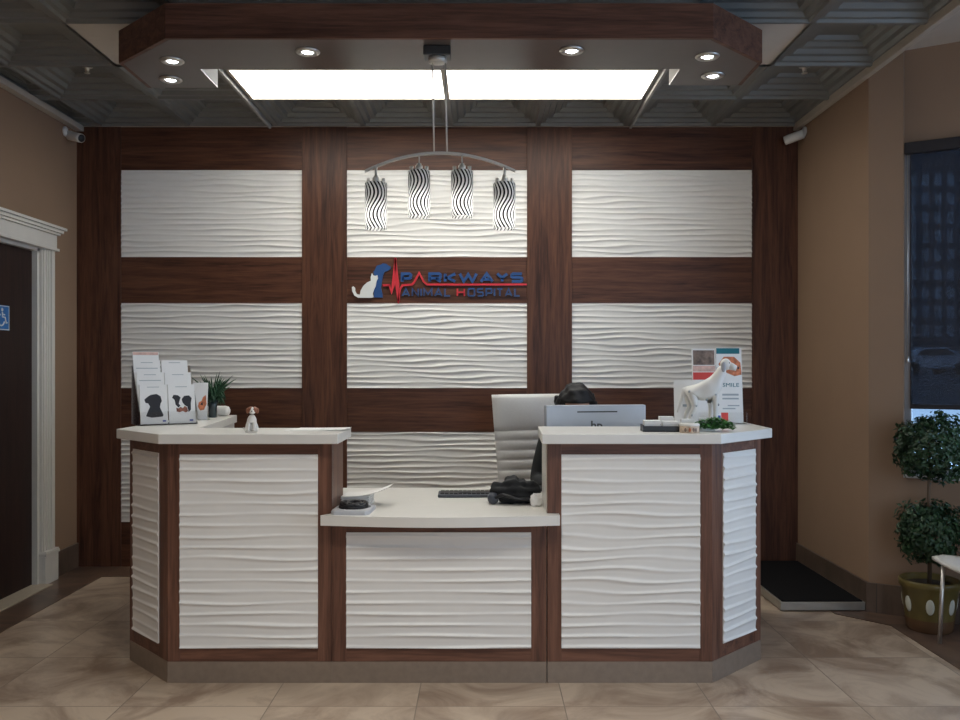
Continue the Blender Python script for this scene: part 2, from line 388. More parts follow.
# ceiling: coffered tiles
def coffer(mb, x0, x1, y0, y1, zb):
    cx, cy = (x0+x1)/2, (y0+y1)/2; hx, hy = (x1-x0)/2, (y1-y0)/2
    prof = [(0.305, 0.0), (0.290, 0.0), (0.282, 0.014), (0.258, 0.016), (0.244, 0.036), (0.212, 0.038), (0.196, 0.060), (0.168, 0.062), (0.150, 0.082), (0.128, 0.084), (0.116, 0.106), (0.114, 0.106)]
    rings = []
    vs = []; fs = []
    for r, z in prof:
        q = r/0.305; q_x, q_y = hx*q, hy*q
        for sx_, sy_ in ((-1, -1), (1, -1), (1, 1), (-1, 1)): vs.append((cx+sx_*q_x, cy+sy_*q_y, zb+z))
    for j in range(len(prof)-1):
        for k in range(4):
            k2 = (k+1) % 4; fs.append((j*4+k2, j*4+k, (j+1)*4+k, (j+1)*4+k2))
    L = (len(prof)-1)*4; fs.append((L+3, L+2, L+1, L))
    mb.add(vs, fs, False)
xb = [1.612-0.61*k for k in range(8)]            # 1.62 ... -2.65
yb = [6.14-0.61*k for k in range(15)]
xb = sorted(xb+[XR, XL]); yb = sorted(yb)
ce = MB()
LIGHT_X = (-1.438, -0.218, 1.002)
for i in range(len(xb)-1):
    for j in range(len(yb)-1):
        x0, x1, y0, y1 = xb[i], xb[i+1], yb[j], yb[j+1]; cx, cy = (x0+x1)/2, (y0+y1)/2
        if 4.92 < cy < 5.53 and LIGHT_X[0] < cx < LIGHT_X[2]: continue         # recessed light fittings sit here
        if 4.31 < cy < 4.92 and (-2.04 < cx < -1.44 or 1.01 < cx < 1.61): ce.cur = 1
        elif 3.70 < cy < 4.31 and -1.44 < cx < 1.00: ce.cur = 1
        else: ce.cur = 0
        if ce.cur == 1:
            ce.add([(x0, y0, ZC+0.012), (x1, y0, ZC+0.012), (x1, y1, ZC+0.012), (x0, y1, ZC+0.012)], [(3, 2, 1, 0)], False)
        else: coffer(ce, x0, x1, y0, y1, ZC)
ce.cur = 1
ce.box(XL-0.15, XR, YB, BW, 3.2, 3.32)
ce.box(XL, XR, 6.14, BW, ZC, ZC+0.02)
ce.box(XR-0.0, 6.0, YB, 5.6, 3.19, 3.31)
struct(ce.build('ceiling', [M['tin'], M['blank']]), 'coffered grey ceiling tiles with a few plain ones')
# ceiling edge trims
t = MB().box(XL, XL+0.055, YB, BW-0.05, ZC-0.035, ZC+0.004); struct(t.build('trim_2', M['ceil_edge'], bevel=0.004), 'ceiling edge trim on the left')
t = MB().box(XR-0.035, XR, YB, BW-0.05, ZC-0.03, ZC+0.12); struct(t.build('trim_3', M['ceil_edge'], bevel=0.004), 'ceiling edge trim on the right')
t = MB().box(-1.485, -1.467, 4.58, 6.13, ZC-0.02, ZC+0.012); struct(t.build('trim_4', M['trimgrey'], bevel=0.003), 'ceiling rail left of the light panels')
t = MB().box(1.025, 1.043, 4.58, 6.13, ZC-0.02, ZC+0.012); struct(t.build('trim_5', M['trimgrey'], bevel=0.003), 'ceiling rail right of the light panels')

# back wall cladding: wood posts, rails, wave panels
PX = [-2.835, -2.527, -1.26, -0.945, 0.315, 0.63, 1.89, 2.21]
PZ = [0.0, 0.315, 0.945, 1.253, 1.848, 2.17, 2.779, 3.08]
k = 6
for i in range(4):
    o = MB().box(PX[2*i], PX[2*i+1], 6.155, BW, 0, ZC).build('trim_%d' % k, M['wood_v'], bevel=0.002); struct(o, 'dark wood post of the back wall cladding'); k += 1
for c in range(3):
    for r in range(4):
        o = MB().box(PX[2*c+1], PX[2*c+2], 6.162, BW, PZ[2*r], PZ[2*r+1]).build('trim_%d' % k, M['wood_h'], bevel=0.002); struct(o, 'dark wood rail of the back wall cladding'); k += 1
rown = ['bottom', 'middle', 'top']; coln = ['left', 'middle', 'right']
extra = {('top', 'left'): 'top left, under the ceiling', ('top', 'middle'): 'behind the pendant lamp', ('top', 'right'): 'top right, under the ceiling',
         ('middle', 'left'): 'behind the brochure rack, left of the logo', ('middle', 'middle'): 'directly below the logo sign', ('middle', 'right'): 'above the monitor and dog statuette, right column',
         ('bottom', 'left'): 'low on the left, hidden behind the counter', ('bottom', 'middle'): 'behind the white office chair', ('bottom', 'right'): 'low on the right, hidden behind the counter'}
sd = 10
for c in range(3):
    for r in range(3):
        x0, x1, z0, z1 = PX[2*c+1], PX[2*c+2], PZ[2*r+1], PZ[2*r+2]
        o = wave_mb(x1-x0, z1-z0, sd, 0.0385, 0.0085, 0.014, 1.5, 2.0).build('wave_wall_panel', M['wave'], loc=(x0, BW-0.018, z0)); sd += 1
        tag(o, 'white wave wall panel '+extra[(rown[r], coln[c])], 'wall panel', 'white wave panels on the back wall')

# baseboards
struct(MB().box(XL, XL+0.014, 5.80, 6.155, 0.0035, 0.17).build('baseboard_left', M['base']), 'brown stone skirting on the left wall')
struct(MB().box(XL, XL+0.014, YB, 4.44, 0.0035, 0.17).build('baseboard_left_front', M['base']), 'brown stone skirting left of the door')
struct(MB().box(XR-0.014, XR, 5.03, 6.155, 0.0035, 0.17).build('baseboard_right', M['base']), 'brown stone skirting on the right wall')
o = MB().box(-0.01, 1.6, -0.014, 0, 0.0035, 0.17).xform(MA).build('baseboard_right_angled', M['base']); struct(o, 'brown stone skirting under the window')

# ---------------------------------------------------------------- door
dr = thing('door_1', 'dark brown wooden door with white casing in the left wall', 'door', (XL, 5.12, 0)); dr['kind'] = 'structure'
def loc_mb(): return MB()
o = MB().box(-0.09, -0.035, -0.50, 0.50, 0.012, 2.15).build('door_leaf', M['door'], dr, 0.003)
mb = MB(); mb.box(-0.035, 0.0, 0.49, 0.52, 0, 2.165); mb.box(-0.035, 0, -0.52, -0.49, 0, 2.165); mb.box(-0.035, 0, -0.52, 0.52, 2.14, 2.165)
mb.box(-0.15, -0.035, 0.502, 0.52, 0, 2.165); mb.box(-0.15, -0.035, -0.52, -0.502, 0, 2.165); mb.box(-0.15, -0.035, -0.52, 0.52, 2.15, 2.165)
mb.build('jamb', M['trimw'], dr)
def casing(y0, y1):
    q = MB(); w = y1-y0
    q.box(0, 0.018, y0, y1, 0.0, 2.165)
    for (a, b_, t_) in ((0.06, 0.24, 0.026), (0.36, 0.46, 0.024), (0.54, 0.64, 0.024), (0.72, 0.98, 0.03)): q.box(0, t_, y0+a*w, y0+b_*w, 0.2, 2.165)
    return q
casing(0.515, 0.665).build('casing', M['trimw'], dr, 0.002); casing(-0.665, -0.515).build('casing', M['trimw'], dr, 0.002)
for s_ in (0.51, -0.685):
    q = MB(); q.box(0, 0.042, s_, s_+0.175, 0, 0.185); q.box(0, 0.05, s_-0.004, s_+0.179, 0.185, 0.205); q.box(0, 0.046, s_, s_+0.175, 0.205, 0.215)
    q.build('plinth_block', M['trimw'], dr, 0.003)
hd = MB(); hd.box(0, 0.035, -0.68, 0.68, 2.165, 2.265); hd.box(0, 0.048, -0.69, 0.69, 2.16, 2.178)
hd.box(0, 0.05, -0.70, 0.70, 2.265, 2.28); hd.box(0, 0.065, -0.715, 0.715, 2.28, 2.30); hd.box(0, 0.08, -0.73, 0.73, 2.30, 2.318)
hd.build('door_head', M['trimw'], dr, 0.003)
MB().box(-0.12, 0.09, -0.512, 0.512, 0.002, 0.012).build('threshold', M['threshold'], dr, 0.003)
q = MB(); q.tube([(-0.035, -0.42, 1.02), (0.02, -0.42, 1.02)], 0.012); q.tube([(0.02, -0.43, 1.02), (0.02, -0.31, 1.02)], 0.009); q.build('door_handle', M['chrome'], dr)
# access sign on the door leaf
sg = thing('access_sign', 'small blue square wheelchair sign on the dark door', 'sign', (XL-0.035, 5.262, 1.695))
MB().box(0, 0.004, -0.075, 0.075, -0.075, 0.075).build('sign_plate', M['isa'], sg, 0.001)
q = MB()
q.box(0.004, 0.0048, -0.072, 0.072, 0.068, 0.072); q.box(0.004, 0.0048, -0.072, 0.072, -0.072, -0.068)
q.box(0.004, 0.0048, -0.072, -0.068, -0.068, 0.068); q.box(0.004, 0.0048, 0.068, 0.072, -0.068, 0.068)
def sq(pts, r): # flat stroke in the y-z plane of the sign
    q.tube([(0.0045, y, z) for y, z in pts], r, 6)
q.ball((0.005, -0.006, 0.048), (0.002, 0.011, 0.011), 14, 8)
sq([(-0.006, 0.034), (-0.004, 0.004), (0.024, 0.004), (0.036, -0.032), (0.048, -0.028)], 0.0045); sq([(-0.005, 0.022), (0.02, 0.018)], 0.004)
sq([(-0.018+0.034*math.cos(a), -0.014+0.034*math.sin(a)) for a in np.linspace(1.9, 6.0, 18)], 0.0045)
q.build('wheelchair_symbol', M['signwhite'], sg)

# ---------------------------------------------------------------- window
wn = thing('window_1', 'tall window with aluminium frame in the angled wall', 'window', A0, RZ); wn['kind'] = 'structure'
q = MB(); q.box(u0, u0+0.035, 0.06, 0.12, SILL, HEAD); q.box(WEND-0.04, WEND, 0.06, 0.12, SILL, HEAD); q.box(u0, WEND, 0.06, 0.12, SILL, SILL+0.035); q.box(u0, WEND, 0.06, 0.12, HEAD-0.04, HEAD)
q.build('window_frame', M['alu'], wn, 0.003)
MB().box(u0+0.03, WEND-0.03, 0.088, 0.094, SILL+0.03, HEAD-0.03).build('window_pane', M['pane'], wn)
MB().box(u0, WEND, -0.012, 0.06, SILL-0.02, SILL).build('window_sill', M['alu'], wn, 0.003)
rb = thing('roller_blind', 'dark see-through roller blind half lowered over the window', 'blind', A0+Vector((0, 0, 0)), RZ)
MB().box(u0+0.004, WEND-0.004, 0.0, 0.05, HEAD-0.065, HEAD-0.002).build('blind_cassette', M['frame_dark'], rb, 0.004)
MB().box(u0+0.03, WEND-0.01, 0.040, 0.0415, 1.19, HEAD-0.06).build('blind_fabric', M['screen'], rb)
MB().box(u0+0.03, WEND-0.01, 0.033, 0.048, 1.165, 1.19).build('bottom_bar', M['frame_dark'], rb, 0.003)
q = MB(); q.tube([(u0+0.018, 0.035, HEAD-0.06), (u0+0.018, 0.035, 1.45)], 0.0025, 6); q.ball((u0+0.018, 0.035, 1.44), (0.007, 0.007, 0.018), 8, 6); q.build('pull_chain', M['chrome'], rb)

# ---------------------------------------------------------------- outside
gd = MB(); gd.add([(2.5, 5.6, -0.12), (3.4, -20, -0.12), (60, -20, -0.12), (60, 14, -0.05), (3, 16, -0.05)], [(0, 1, 2, 3, 4)], False); gd.cur = 1
gd.add([(3, 16, -0.05), (60, 14, -0.05), (90, 44, 1.0), (3, 44, 1.0), (160, 140, 1.2), (0, 140, 1.2)], [(0, 1, 2, 3), (3, 2, 4, 5)], False)
struct(gd.build('ground_outside', [M['snow'], M['asphalt']]), 'pale snowy car park outside')
def car(x, y, z, rz, mat, label):
    c = thing('car', label, 'car', (x, y, z), rz, 'cars in the car park')
    prof = [(-2.15, 0.30), (-2.2, 0.62), (-2.05, 0.86), (-1.5, 0.92), (-0.85, 1.36), (0.65, 1.40), (1.35, 0.98), (2.05, 0.84), (2.2, 0.55), (2.15, 0.28)]
    MB().prism_y(prof, -0.86, 0.86).build('car_body', mat, c, 0.06)
    w = MB(); w.prism_y([(-1.25, 0.98), (-0.78, 1.30), (0.58, 1.33), (1.12, 0.98)], -0.875, 0.875); w.build('side_windows', M['carglass'], c, 0.01)
    for wx in (-1.35, 1.35):
        for wy in (-0.80, 0.80):
            q_ = MB().lathe([(0.20, -0.1), (0.31, -0.09), (0.33, -0.05), (0.33, 0.05), (0.31, 0.09), (0.20, 0.1)], n=24)
            q_.xform(Matrix.Translation((wx, wy, 0.33)) @ Matrix.Rotation(PI/2, 4, 'X')); q_.build('wheel', M['tyre'], c)
Y1 = 46.0
car((926-CX)/F*Y1, Y1, 1.02, math.radians(12), M['carw'], 'pale car nearest the left window frame outside')
Y1 = 52.0
car((972-CX)/F*Y1, Y1, 1.05, math.radians(12), M['card'], 'darker car parked behind the pale one outside')
bd = thing('apartment_building', 'tall dark apartment building with rows of windows beyond the car park', 'building', (78, 140, 1.2))
MB().box(-20, 20, 0, 14, 0, 62).build('facade', M['facade'], bd)
wm = None
for r in range(9):
    for c in range(11):
        if wm is None: wm = MB().box(-0.55, 0.55, -0.08, 0.05, 0, 1.9).build('building_window', M['winlit'], bd); o = wm
        else: o = wm.copy(); COL.objects.link(o)
        o.location = (-11.5+2.0*c, 0, 5.0+3.0*r)

# ================================================================== COUNTER
CF = 3.90      # front plane
TOPZ = 1.107; TOPB = 1.063
def rail_h(mb, x0, x1, z0, z1): mb.box(x0, x1, CF, CF+0.03, z0, z1)
Kz = 0.094
def facet(parent, p0, p1, seed, side):
    """a bevelled end face between p0 and p1 (seen left to right)"""
    p0, p1 = Vector(p0), Vector(p1); L = (p1-p0).length; a = math.atan2(p1.y-p0.y, p1.x-p0.x)
    MM = Matrix.Translation((p0.x, p0.y, 0)) @ Matrix.Rotation(a, 4, 'Z')
    wide = 0.092; thin = 0.036 if side == 'left' else 0.056
    l, r = (thin, wide) if side == 'left' else (wide, thin)
    MB().box(0, l, 0, 0.03, Kz, TOPB).xform(MM).build('post', M['cwood_v'], parent, 0.0015)
    MB().box(L-r, L, 0, 0.03, Kz, TOPB).xform(MM).build('post', M['cwood_v'], parent, 0.0015)
    MB().box(l, L-r, 0.002, 0.03, 1.012, TOPB).xform(MM).build('rail', M['cwood_h'], parent)
    MB().box(l, L-r, 0.002, 0.03, Kz, 0.155).xform(MM).build('rail', M['cwood_h'], parent)
    w = wave_mb(L-l-r, 1.012-0.155, seed, 0.049, 0.0078, 0.015, 1.7, 1.2, 0.75).xform(Matrix.Translation((l, 0.012, 0.155))).xform(MM)
    w.build('wave_panel', M['wave'], parent)
    MB().box(0, L, -0.001, 0.03, 0, Kz).xform(MM).build('kick_plate', M['kick'], parent)
def front(parent, x0, x1, z1, zr, lp, rp, seed, zlow=0.155):
    MB().box(x0, x0+lp, CF, CF+0.03, Kz, z1).build('post', M['cwood_v'], parent, 0.0015)
    MB().box(x1-rp, x1, CF, CF+0.03, Kz, z1).build('post', M['cwood_v'], parent, 0.0015)
    MB().box(x0+lp, x1-rp, CF+0.002, CF+0.03, zr, z1).build('rail', M['cwood_h'], parent)
    MB().box(x0+lp, x1-rp, CF+0.002, CF+0.03, Kz, zlow).build('rail', M['cwood_h'], parent)
    wave_mb(x1-x0-lp-rp, zr-zlow, seed, 0.049, 0.0078, 0.015, 1.7, 1.2, 0.75).build('wave_panel', M['wave'], parent, loc=(x0+lp, CF+0.012, zlow))
    MB().box(x0, x1, CF-0.001, CF+0.03, 0, Kz).build('kick_plate', M['kick'], parent)
def back_body(parent, poly, z1, mat): MB().prism(poly, 0.0, z1).build('carcass', mat, parent)

tl_ = thing('reception_counter_cabinet', 'tall left counter cabinet with white wave front under the brochure rack', 'counter cabinet', (0, 0, 0))
front(tl_, -1.393, -0.6655, TOPB, 1.012, 0.054, 0.062, 31)
facet(tl_, (-1.68, 4.205), (-1.393, CF), 32, 'left')
back_body(tl_, [(-0.6655, CF+0.029), (-1.380, CF+0.029), (-1.655, 4.22), (-1.655, 5.33), (-1.50, 5.33), (-1.43, 4.21), (-0.69, 4.21)], TOPB-0.001, M['laminate'])
MB().box(-0.69, -0.6655, CF+0.03, 4.215, 0.0, TOPB).build('end_panel', M['cwood_v'], tl_, 0.0015)
MB().box(-1.685, -1.656, 4.21, 5.335, 0.0, TOPB).build('side_panel', M['cwood_v'], tl_, 0.0015)
tr_ = thing('reception_counter_cabinet', 'tall right counter cabinet with white wave front below the monitor', 'counter cabinet', (0, 0, 0))
front(tr_, 0.29, 1.02, TOPB, 1.012, 0.062, 0.054, 33)
facet(tr_, (1.02, CF), (1.335, 4.215), 34, 'right')
back_body(tr_, [(0.31, CF+0.029), (1.007, CF+0.029), (1.30, 4.23), (1.30, 5.03), (1.12, 5.03), (1.08, 4.19), (0.31, 4.19)], TOPB-0.001, M['laminate'])
MB().box(0.286, 0.311, CF+0.03, 4.20, 0.0, TOPB).build('end_panel', M['laminate'], tr_, 0.0015)
MB().box(1.30, 1.329, 4.22, 5.035, 0.0, TOPB).build('side_panel', M['cwood_v'], tr_, 0.0015)
cn = thing('reception_counter_cabinet', 'low middle counter cabinet with white wave front and wide wood posts', 'counter cabinet', (0, 0, 0))
front(cn, -0.665, 0.2855, 0.707, 0.667, 0.064, 0.068, 35)
back_body(cn, [(-0.66, CF+0.029), (0.284, CF+0.029), (0.284, 4.05), (-0.66, 4.05)], 0.705, M['laminate'])
# tops
o = MB().prism([(-0.63, 3.845), (-1.415, 3.845), (-1.728, 4.16), (-1.728, 5.37), (-1.495, 5.37), (-1.36, 4.235), (-0.63, 4.235)], TOPB, TOPZ).build('countertop', M['laminate'], bevel=0.003)
tag(o, 'white countertop on the left cabinet under the brochure rack', 'countertop')
o = MB().prism([(0.262, 3.845), (1.045, 3.845), (1.385, 4.20), (1.41, 5.07), (1.10, 5.07), (1.06, 4.345), (0.275, 4.345)], TOPB, TOPZ).build('countertop', M['laminate'], bevel=0.003)
tag(o, 'white countertop on the right cabinet carrying the dog statuette', 'countertop')
# lower worktop with bowed front
pts = [(-0.715+0.01, CF), (-0.715+0.01, 3.845)]
for i in range(17):
    t_ = i/16; pts.append((-0.705+t_*1.045, 3.84-0.055*math.sin(PI*t_)))
pts += [(0.34, CF-0.002), (0.286, CF-0.002), (0.286, 4.21), (1.05, 4.21), (1.05, 4.72), (-1.36, 4.72), (-1.36, 4.236), (-0.665, 4.236), (-0.665, CF-0.002)]
o = MB().prism(pts[1:], 0.708, 0.752).build('desk_worktop', M['laminate'])
tag(o, 'white low desk worktop with bowed front between the two tall cabinets', 'worktop')

# ================================================================== SOFFIT + LIGHTS
ZS = 2.85
so = thing('ceiling_soffit', 'wood faced lowered soffit with angled corners above the counter', 'soffit', (0, 0, 0))
OUT = [(-1.397, 3.88), (1.02, 3.88), (1.335, 4.19), (1.335, 4.53), (0.961, 4.53), (0.961, 4.285), (-1.37, 4.285), (-1.37, 4.57), (-1.735, 4.57), (-1.735, 4.20)]
inn = [(-1.385, 3.90), (1.01, 3.90), (1.315, 4.20), (1.315, 4.53), (0.963, 4.53), (0.963, 4.283), (-1.372, 4.283), (-1.372, 4.57), (-1.715, 4.57), (-1.715, 4.21)]
MB().prism(inn, ZS+0.004, 3.0).build('soffit_box', M['plaster'], so)
MB().prism([(-1.30, 4.10), (0.90, 4.10), (1.18, 4.24), (1.18, 4.40), (0.97, 4.40), (0.955, 4.275), (-1.36, 4.275), (-1.375, 4.40), (-1.58, 4.40), (-1.58, 4.24)], 3.0, ZC+0.012).build('hanger_box', M['tin'], so)
MB().prism(inn, ZS, ZS+0.004).build('underside', M['soffit'], so)
def fascia(p0, p1, mat):
    p0, p1 = Vector(p0), Vector(p1); L = (p1-p0).length; a = math.atan2(p1.y-p0.y, p1.x-p0.x)
    return MB().box(0, L, 0, 0.02, ZS-0.001, 3.005).xform(Matrix.Translation((p0.x, p0.y, 0)) @ Matrix.Rotation(a, 4, 'Z')).build('fascia_board', mat, so, 0.002)
fascia(OUT[9], OUT[0], M['cwood_h']); fascia(OUT[0], OUT[1], M['cwood_h']); fascia(OUT[1], OUT[2], M['cwood_h'])
fascia(OUT[8], OUT[9], M['cwood_h']); fascia(OUT[2], OUT[3], M['cwood_h'])
# troffers
for i, lb in enumerate(('lit white ceiling light panel left of the pendant rods', 'lit white ceiling light panel right of the pendant rods')):
    x0, x1 = LIGHT_X[i], LIGHT_X[i+1]
    q = thing('ceiling_light', lb, 'ceiling light', ((x0+x1)/2, 5.225, ZC), 0, 'flat ceiling light panels')
    w = (x1-x0)/2; f_ = MB()
    f_.box(-w, w, -0.305, -0.24, 0, 0.03); f_.box(-w, w, 0.295, 0.305, 0, 0.03); f_.box(-w-0.012*(1-i), -w+0.005+0.012*i, -0.24, 0.295, -0.002, 0.03); f_.box(w-0.005-0.012*(1-i), w+0.004*i, -0.24, 0.295, 0, 0.03)
    f_.box(-w, w, -0.305, 0.305, 0.03, 0.05)
    f_.build('light_frame', M['ceil_edge'], q)
    MB().box(-w+0.005+0.012*i, w-0.005-0.012*(1-i), -0.24, 0.295, 0.003, 0.012).build('diffuser', M['lightdiff'], q)
# downlights
DL = [(-1.465, 4.16, 'recessed downlight in the soffit left corner, nearer of two'), (-1.567, 4.43, 'recessed downlight in the soffit left corner, farther of two'), (-0.80, 4.04, 'recessed downlight in the soffit left of the pendant canopy'),
      (0.41, 4.025, 'recessed downlight in the soffit right of the pendant canopy'), (1.05, 4.10, 'recessed downlight in the soffit right corner, nearer of two'), (1.146, 4.37, 'recessed downlight in the soffit right corner, farther of two')]
d0 = None
for x, y, lb in DL:
    if d0 is None:
        d0 = thing('downlight', lb, 'downlight', (x, y, ZS), 0, 'downlights in the soffit')
        MB().lathe([(0.026, -0.001), (0.055, -0.001), (0.057, -0.004), (0.050, -0.010), (0.034, -0.012), (0.028, -0.006)], n=32, cap=False).build('trim_ring', M['chrome'], d0)
        MB().lathe([(0.001, -0.007), (0.02, -0.008), (0.027, -0.004), (0.027, -0.0005), (0.001, -0.0005)], n=24).build('lamp_lens', M['downled'], d0)
    else: dup(d0, lb, (x, y, ZS))
    L = bpy.data.lights.new('downlight_beam', 'SPOT'); L.energy = 9; L.spot_size = math.radians(95); L.spot_blend = 0.8; L.shadow_soft_size = 0.025; L.color = (0.94, 0.97, 1.0)
    lo = bpy.data.objects.new('downlight_beam', L); COL.objects.link(lo); lo.location = (x, y, ZS-0.02)
# pendant
pd = thing('pendant_lamp', 'nickel arched pendant with four zebra striped glass shades', 'pendant lamp', (-0.19, 4.0, ZS))
q = MB(); q.box(-0.075, 0.048, -0.045, 0.045, -0.045, -0.0005); q.build('canopy', M['darkmetal'], pd, 0.006)
MB().lathe([(0.03, -0.07), (0.042, -0.066), (0.042, -0.046), (0.03, -0.044)], (-0.012, 0, 0), 24).build('canopy_plate', M['nickel'], pd)
for xo, xt in ((-0.028, -0.035), (0.031, 0.022)): MB().tube([(xt, 0, -0.05), (xo, 0, -0.478)], 0.0038, 8).build('rod', M['nickel'], pd)
arc = []
for i in range(33):
    t_ = -1+2*i/32; arc.append((t_*0.341, 0, -0.478-0.082*t_*t_))
q = MB()
for a, b_ in zip(arc[:-1], arc[1:]):
    q.add([(a[0], -0.011, a[2]-0.005), (a[0], 0.011, a[2]-0.005), (a[0], 0.011, a[2]+0.005), (a[0], -0.011, a[2]+0.005), (b_[0], -0.011, b_[2]-0.005), (b_[0], 0.011, b_[2]-0.005), (b_[0], 0.011, b_[2]+0.005), (b_[0], -0.011, b_[2]+0.005)],
          [(0, 1, 5, 4), (1, 2, 6, 5), (2, 3, 7, 6), (3, 0, 4, 7)], False)
q.add([(arc[0][0], y, arc[0][2]+z) for y, z in ((-0.011, -0.005), (0.011, -0.005), (0.011, 0.005), (-0.011, 0.005))], [(3, 2, 1, 0)], False)
q.add([(arc[-1][0], y, arc[-1][2]+z) for y, z in ((-0.011, -0.005), (0.011, -0.005), (0.011, 0.005), (-0.011, 0.005))], [(0, 1, 2, 3)], False)
q.build('arched_bar', M['nickel'], pd)
shade0 = None
for X, ztop in ((-0.482, 2.236), (-0.286, 2.29), (-0.091, 2.29), (0.102, 2.236)):
    lx = X+0.19; lz = ztop-ZS; zbar = -0.478-0.082*(lx/0.341)**2
    thick = 0.006 if abs(lx) > 0.2 else 0.0028
    MB().tube([(lx, 0, zbar), (lx, 0, lz+0.03)], thick, 8).build('drop_rod', M['nickel'], pd)
    h = MB(); h.lathe([(0.016, 0.0), (0.016, 0.024), (0.010, 0.026), (0.010, 0.034)], (lx, 0, lz), 20)
    h.box(lx-0.034, lx+0.034, -0.004, 0.004, lz+0.0, lz+0.006)
    for s_ in (-1, 1): h.lathe([(0.007, -0.004), (0.008, 0.022)], (lx+s_*0.034, 0, lz), 10)
    h.build('shade_holder', M['nickel'], pd)
    g = MB(); g.lathe([(0.0500, -0.209), (0.0505, -0.205), (0.0505, -0.150), (0.0505, -0.075), (0.0505, -0.004), (0.048, 0.0), (0.018, 0.0)], (0, 0, 0), 40, cap=False)
    so_ = g.build('glass_shade', M['zebra'], pd, loc=(lx, 0, lz))
    bu = MB().lathe([(0.003, -0.200), (0.017, -0.195), (0.024, -0.178), (0.021, -0.155), (0.013, -0.125), (0.010, -0.10)], (0, 0, 0), 18).build('light_bulb', M['bulb'], so_)
    MB().lathe([(0.013, -0.101), (0.013, -0.05), (0.016, -0.045), (0.016, -0.001)], (0, 0, 0), 16).build('lamp_socket', M['ceramic'], so_)

# ================================================================== LOGO SIGN
lg = thing('logo_sign', 'raised red and blue animal hospital logo with cat and dog on wood rail', 'sign', (0, 6.162, 2.0))
def S2(x, y): return ((340+x/4.8-CX)*0.00699, (CY-(245+y/4.8))*0.00699+1.4-2.0)
def flat(name, pts, mat, depth=0.014, off=0.0): return MB().prism_y([S2(*p) for p in pts], -depth-off, -off).build(name, mat, lg)
flat('dog_silhouette', [(163, 252), (162, 215), (172, 190), (166, 160), (160, 128), (166, 122), (176, 99), (196, 94), (204, 88), (222, 90), (232, 98), (243, 104), (242, 116), (228, 124), (212, 130), (206, 148), (201, 180), (196, 206), (203, 232), (205, 252)], M['blue'], 0.010)
flat('cat_silhouette', [(58, 203), (66, 199), (73, 207), (74, 222), (82, 236), (96, 239), (100, 220), (112, 198), (130, 181), (149, 172), (148, 156), (154, 136), (162, 147), (171, 149), (180, 145), (183, 160), (176, 174), (172, 198), (164, 214), (158, 232), (162, 251), (150, 254), (88, 254), (70, 243), (60, 222)], M['signwhite'], 0.012, 0.011)
def stroke(mb, pts, w, y0, y1):
    P = [Vector(S2(*p)) for p in pts]
    W = w if isinstance(w, list) else [w]*len(P)
    l, r = [], []
    for i, p in enumerate(P):
        a = (p-P[i-1]).normalized() if i else (P[1]-P[0]).normalized(); b_ = (P[i+1]-p).normalized() if i < len(P)-1 else a
        t_ = (a+b_); t_ = t_.normalized() if t_.length > 0.2 else a
        n_ = Vector((-t_.y, t_.x)); sc = 1/max(0.55, n_.dot(Vector((-a.y, a.x))))
        l.append(p+n_*W[i]*sc); r.append(p-n_*W[i]*sc)
    n = len(P)
    for i in range(n-1):
        mb.prism_y([tuple(l[i]), tuple(r[i]), tuple(r[i+1]), tuple(l[i+1])], y0, y1)
q = MB()
stroke(q, [(205, 194), (226, 193), (240, 193)], 0.0075, -0.016, -0.001)
stroke(q, [(236, 190), (247, 228), (256, 190), (267, 62)], [0.006, 0.008, 0.011, 0.006], -0.016, -0.001)
stroke(q, [(264, 62), (275, 190), (281, 280)], [0.006, 0.014, 0.004], -0.016, -0.001)
stroke(q, [(281, 270), (287, 215), (300, 193), (345, 191), (357, 178), (380, 134), (402, 176), (418, 190), (896, 190)], 0.0068, -0.016, -0.001)
q.build('pulse_line', M['red'], lg)
GL = {'P': (1.0, [[(0, 0), (0, 1), (.86, 1), (1, .86), (1, .52), (.86, .40), (0, .40)]]), 'R': (1.05, [[(0, 0), (0, 1), (.86, 1), (1, .86), (1, .54), (.86, .42), (0, .42)], [(.55, .42), (1.02, 0)]]),
      'K': (1.0, [[(0, 0), (0, 1)], [(1, 1), (.22, .5), (1, 0)], [(0, .5), (.25, .5)]]), 'W': (1.5, [[(0, 1), (.24, 0), (.5, .92), (.76, 0), (1, 1)]]), 'A': (1.1, [[(0, 0), (.5, 1), (1, 0)], [(.2, .28), (.8, .28)]]),
      'Y': (1.0, [[(0, 1), (.5, .48), (1, 1)], [(.5, .5), (.5, 0)]]), 'S': (1.0, [[(1, .98), (.14, 1), (0, .88), (0, .64), (.14, .53), (.86, .5), (1, .38), (1, .12), (.86, 0), (0, .02)]]), 'N': (1.0, [[(0, 0), (0, 1), (1, 0), (1, 1)]]),
      'I': (0.12, [[(.5, 0), (.5, 1)]]), 'M': (1.25, [[(0, 0), (0, 1), (.5, .25), (1, 1), (1, 0)]]), 'L': (0.9, [[(0, 1), (0, 0), (1, 0)]]), 'H': (1.0, [[(0, 0), (0, 1)], [(1, 0), (1, 1)], [(0, .5), (1, .5)]]),
      'O': (1.1, [[(.14, 0), (.86, 0), (1, .14), (1, .86), (.86, 1), (.14, 1), (0, .86), (0, .14), (.14, 0), (.3, 0)]]), 'T': (0.95, [[(0, 1), (1, 1)], [(.5, 1), (.5, 0)]])}
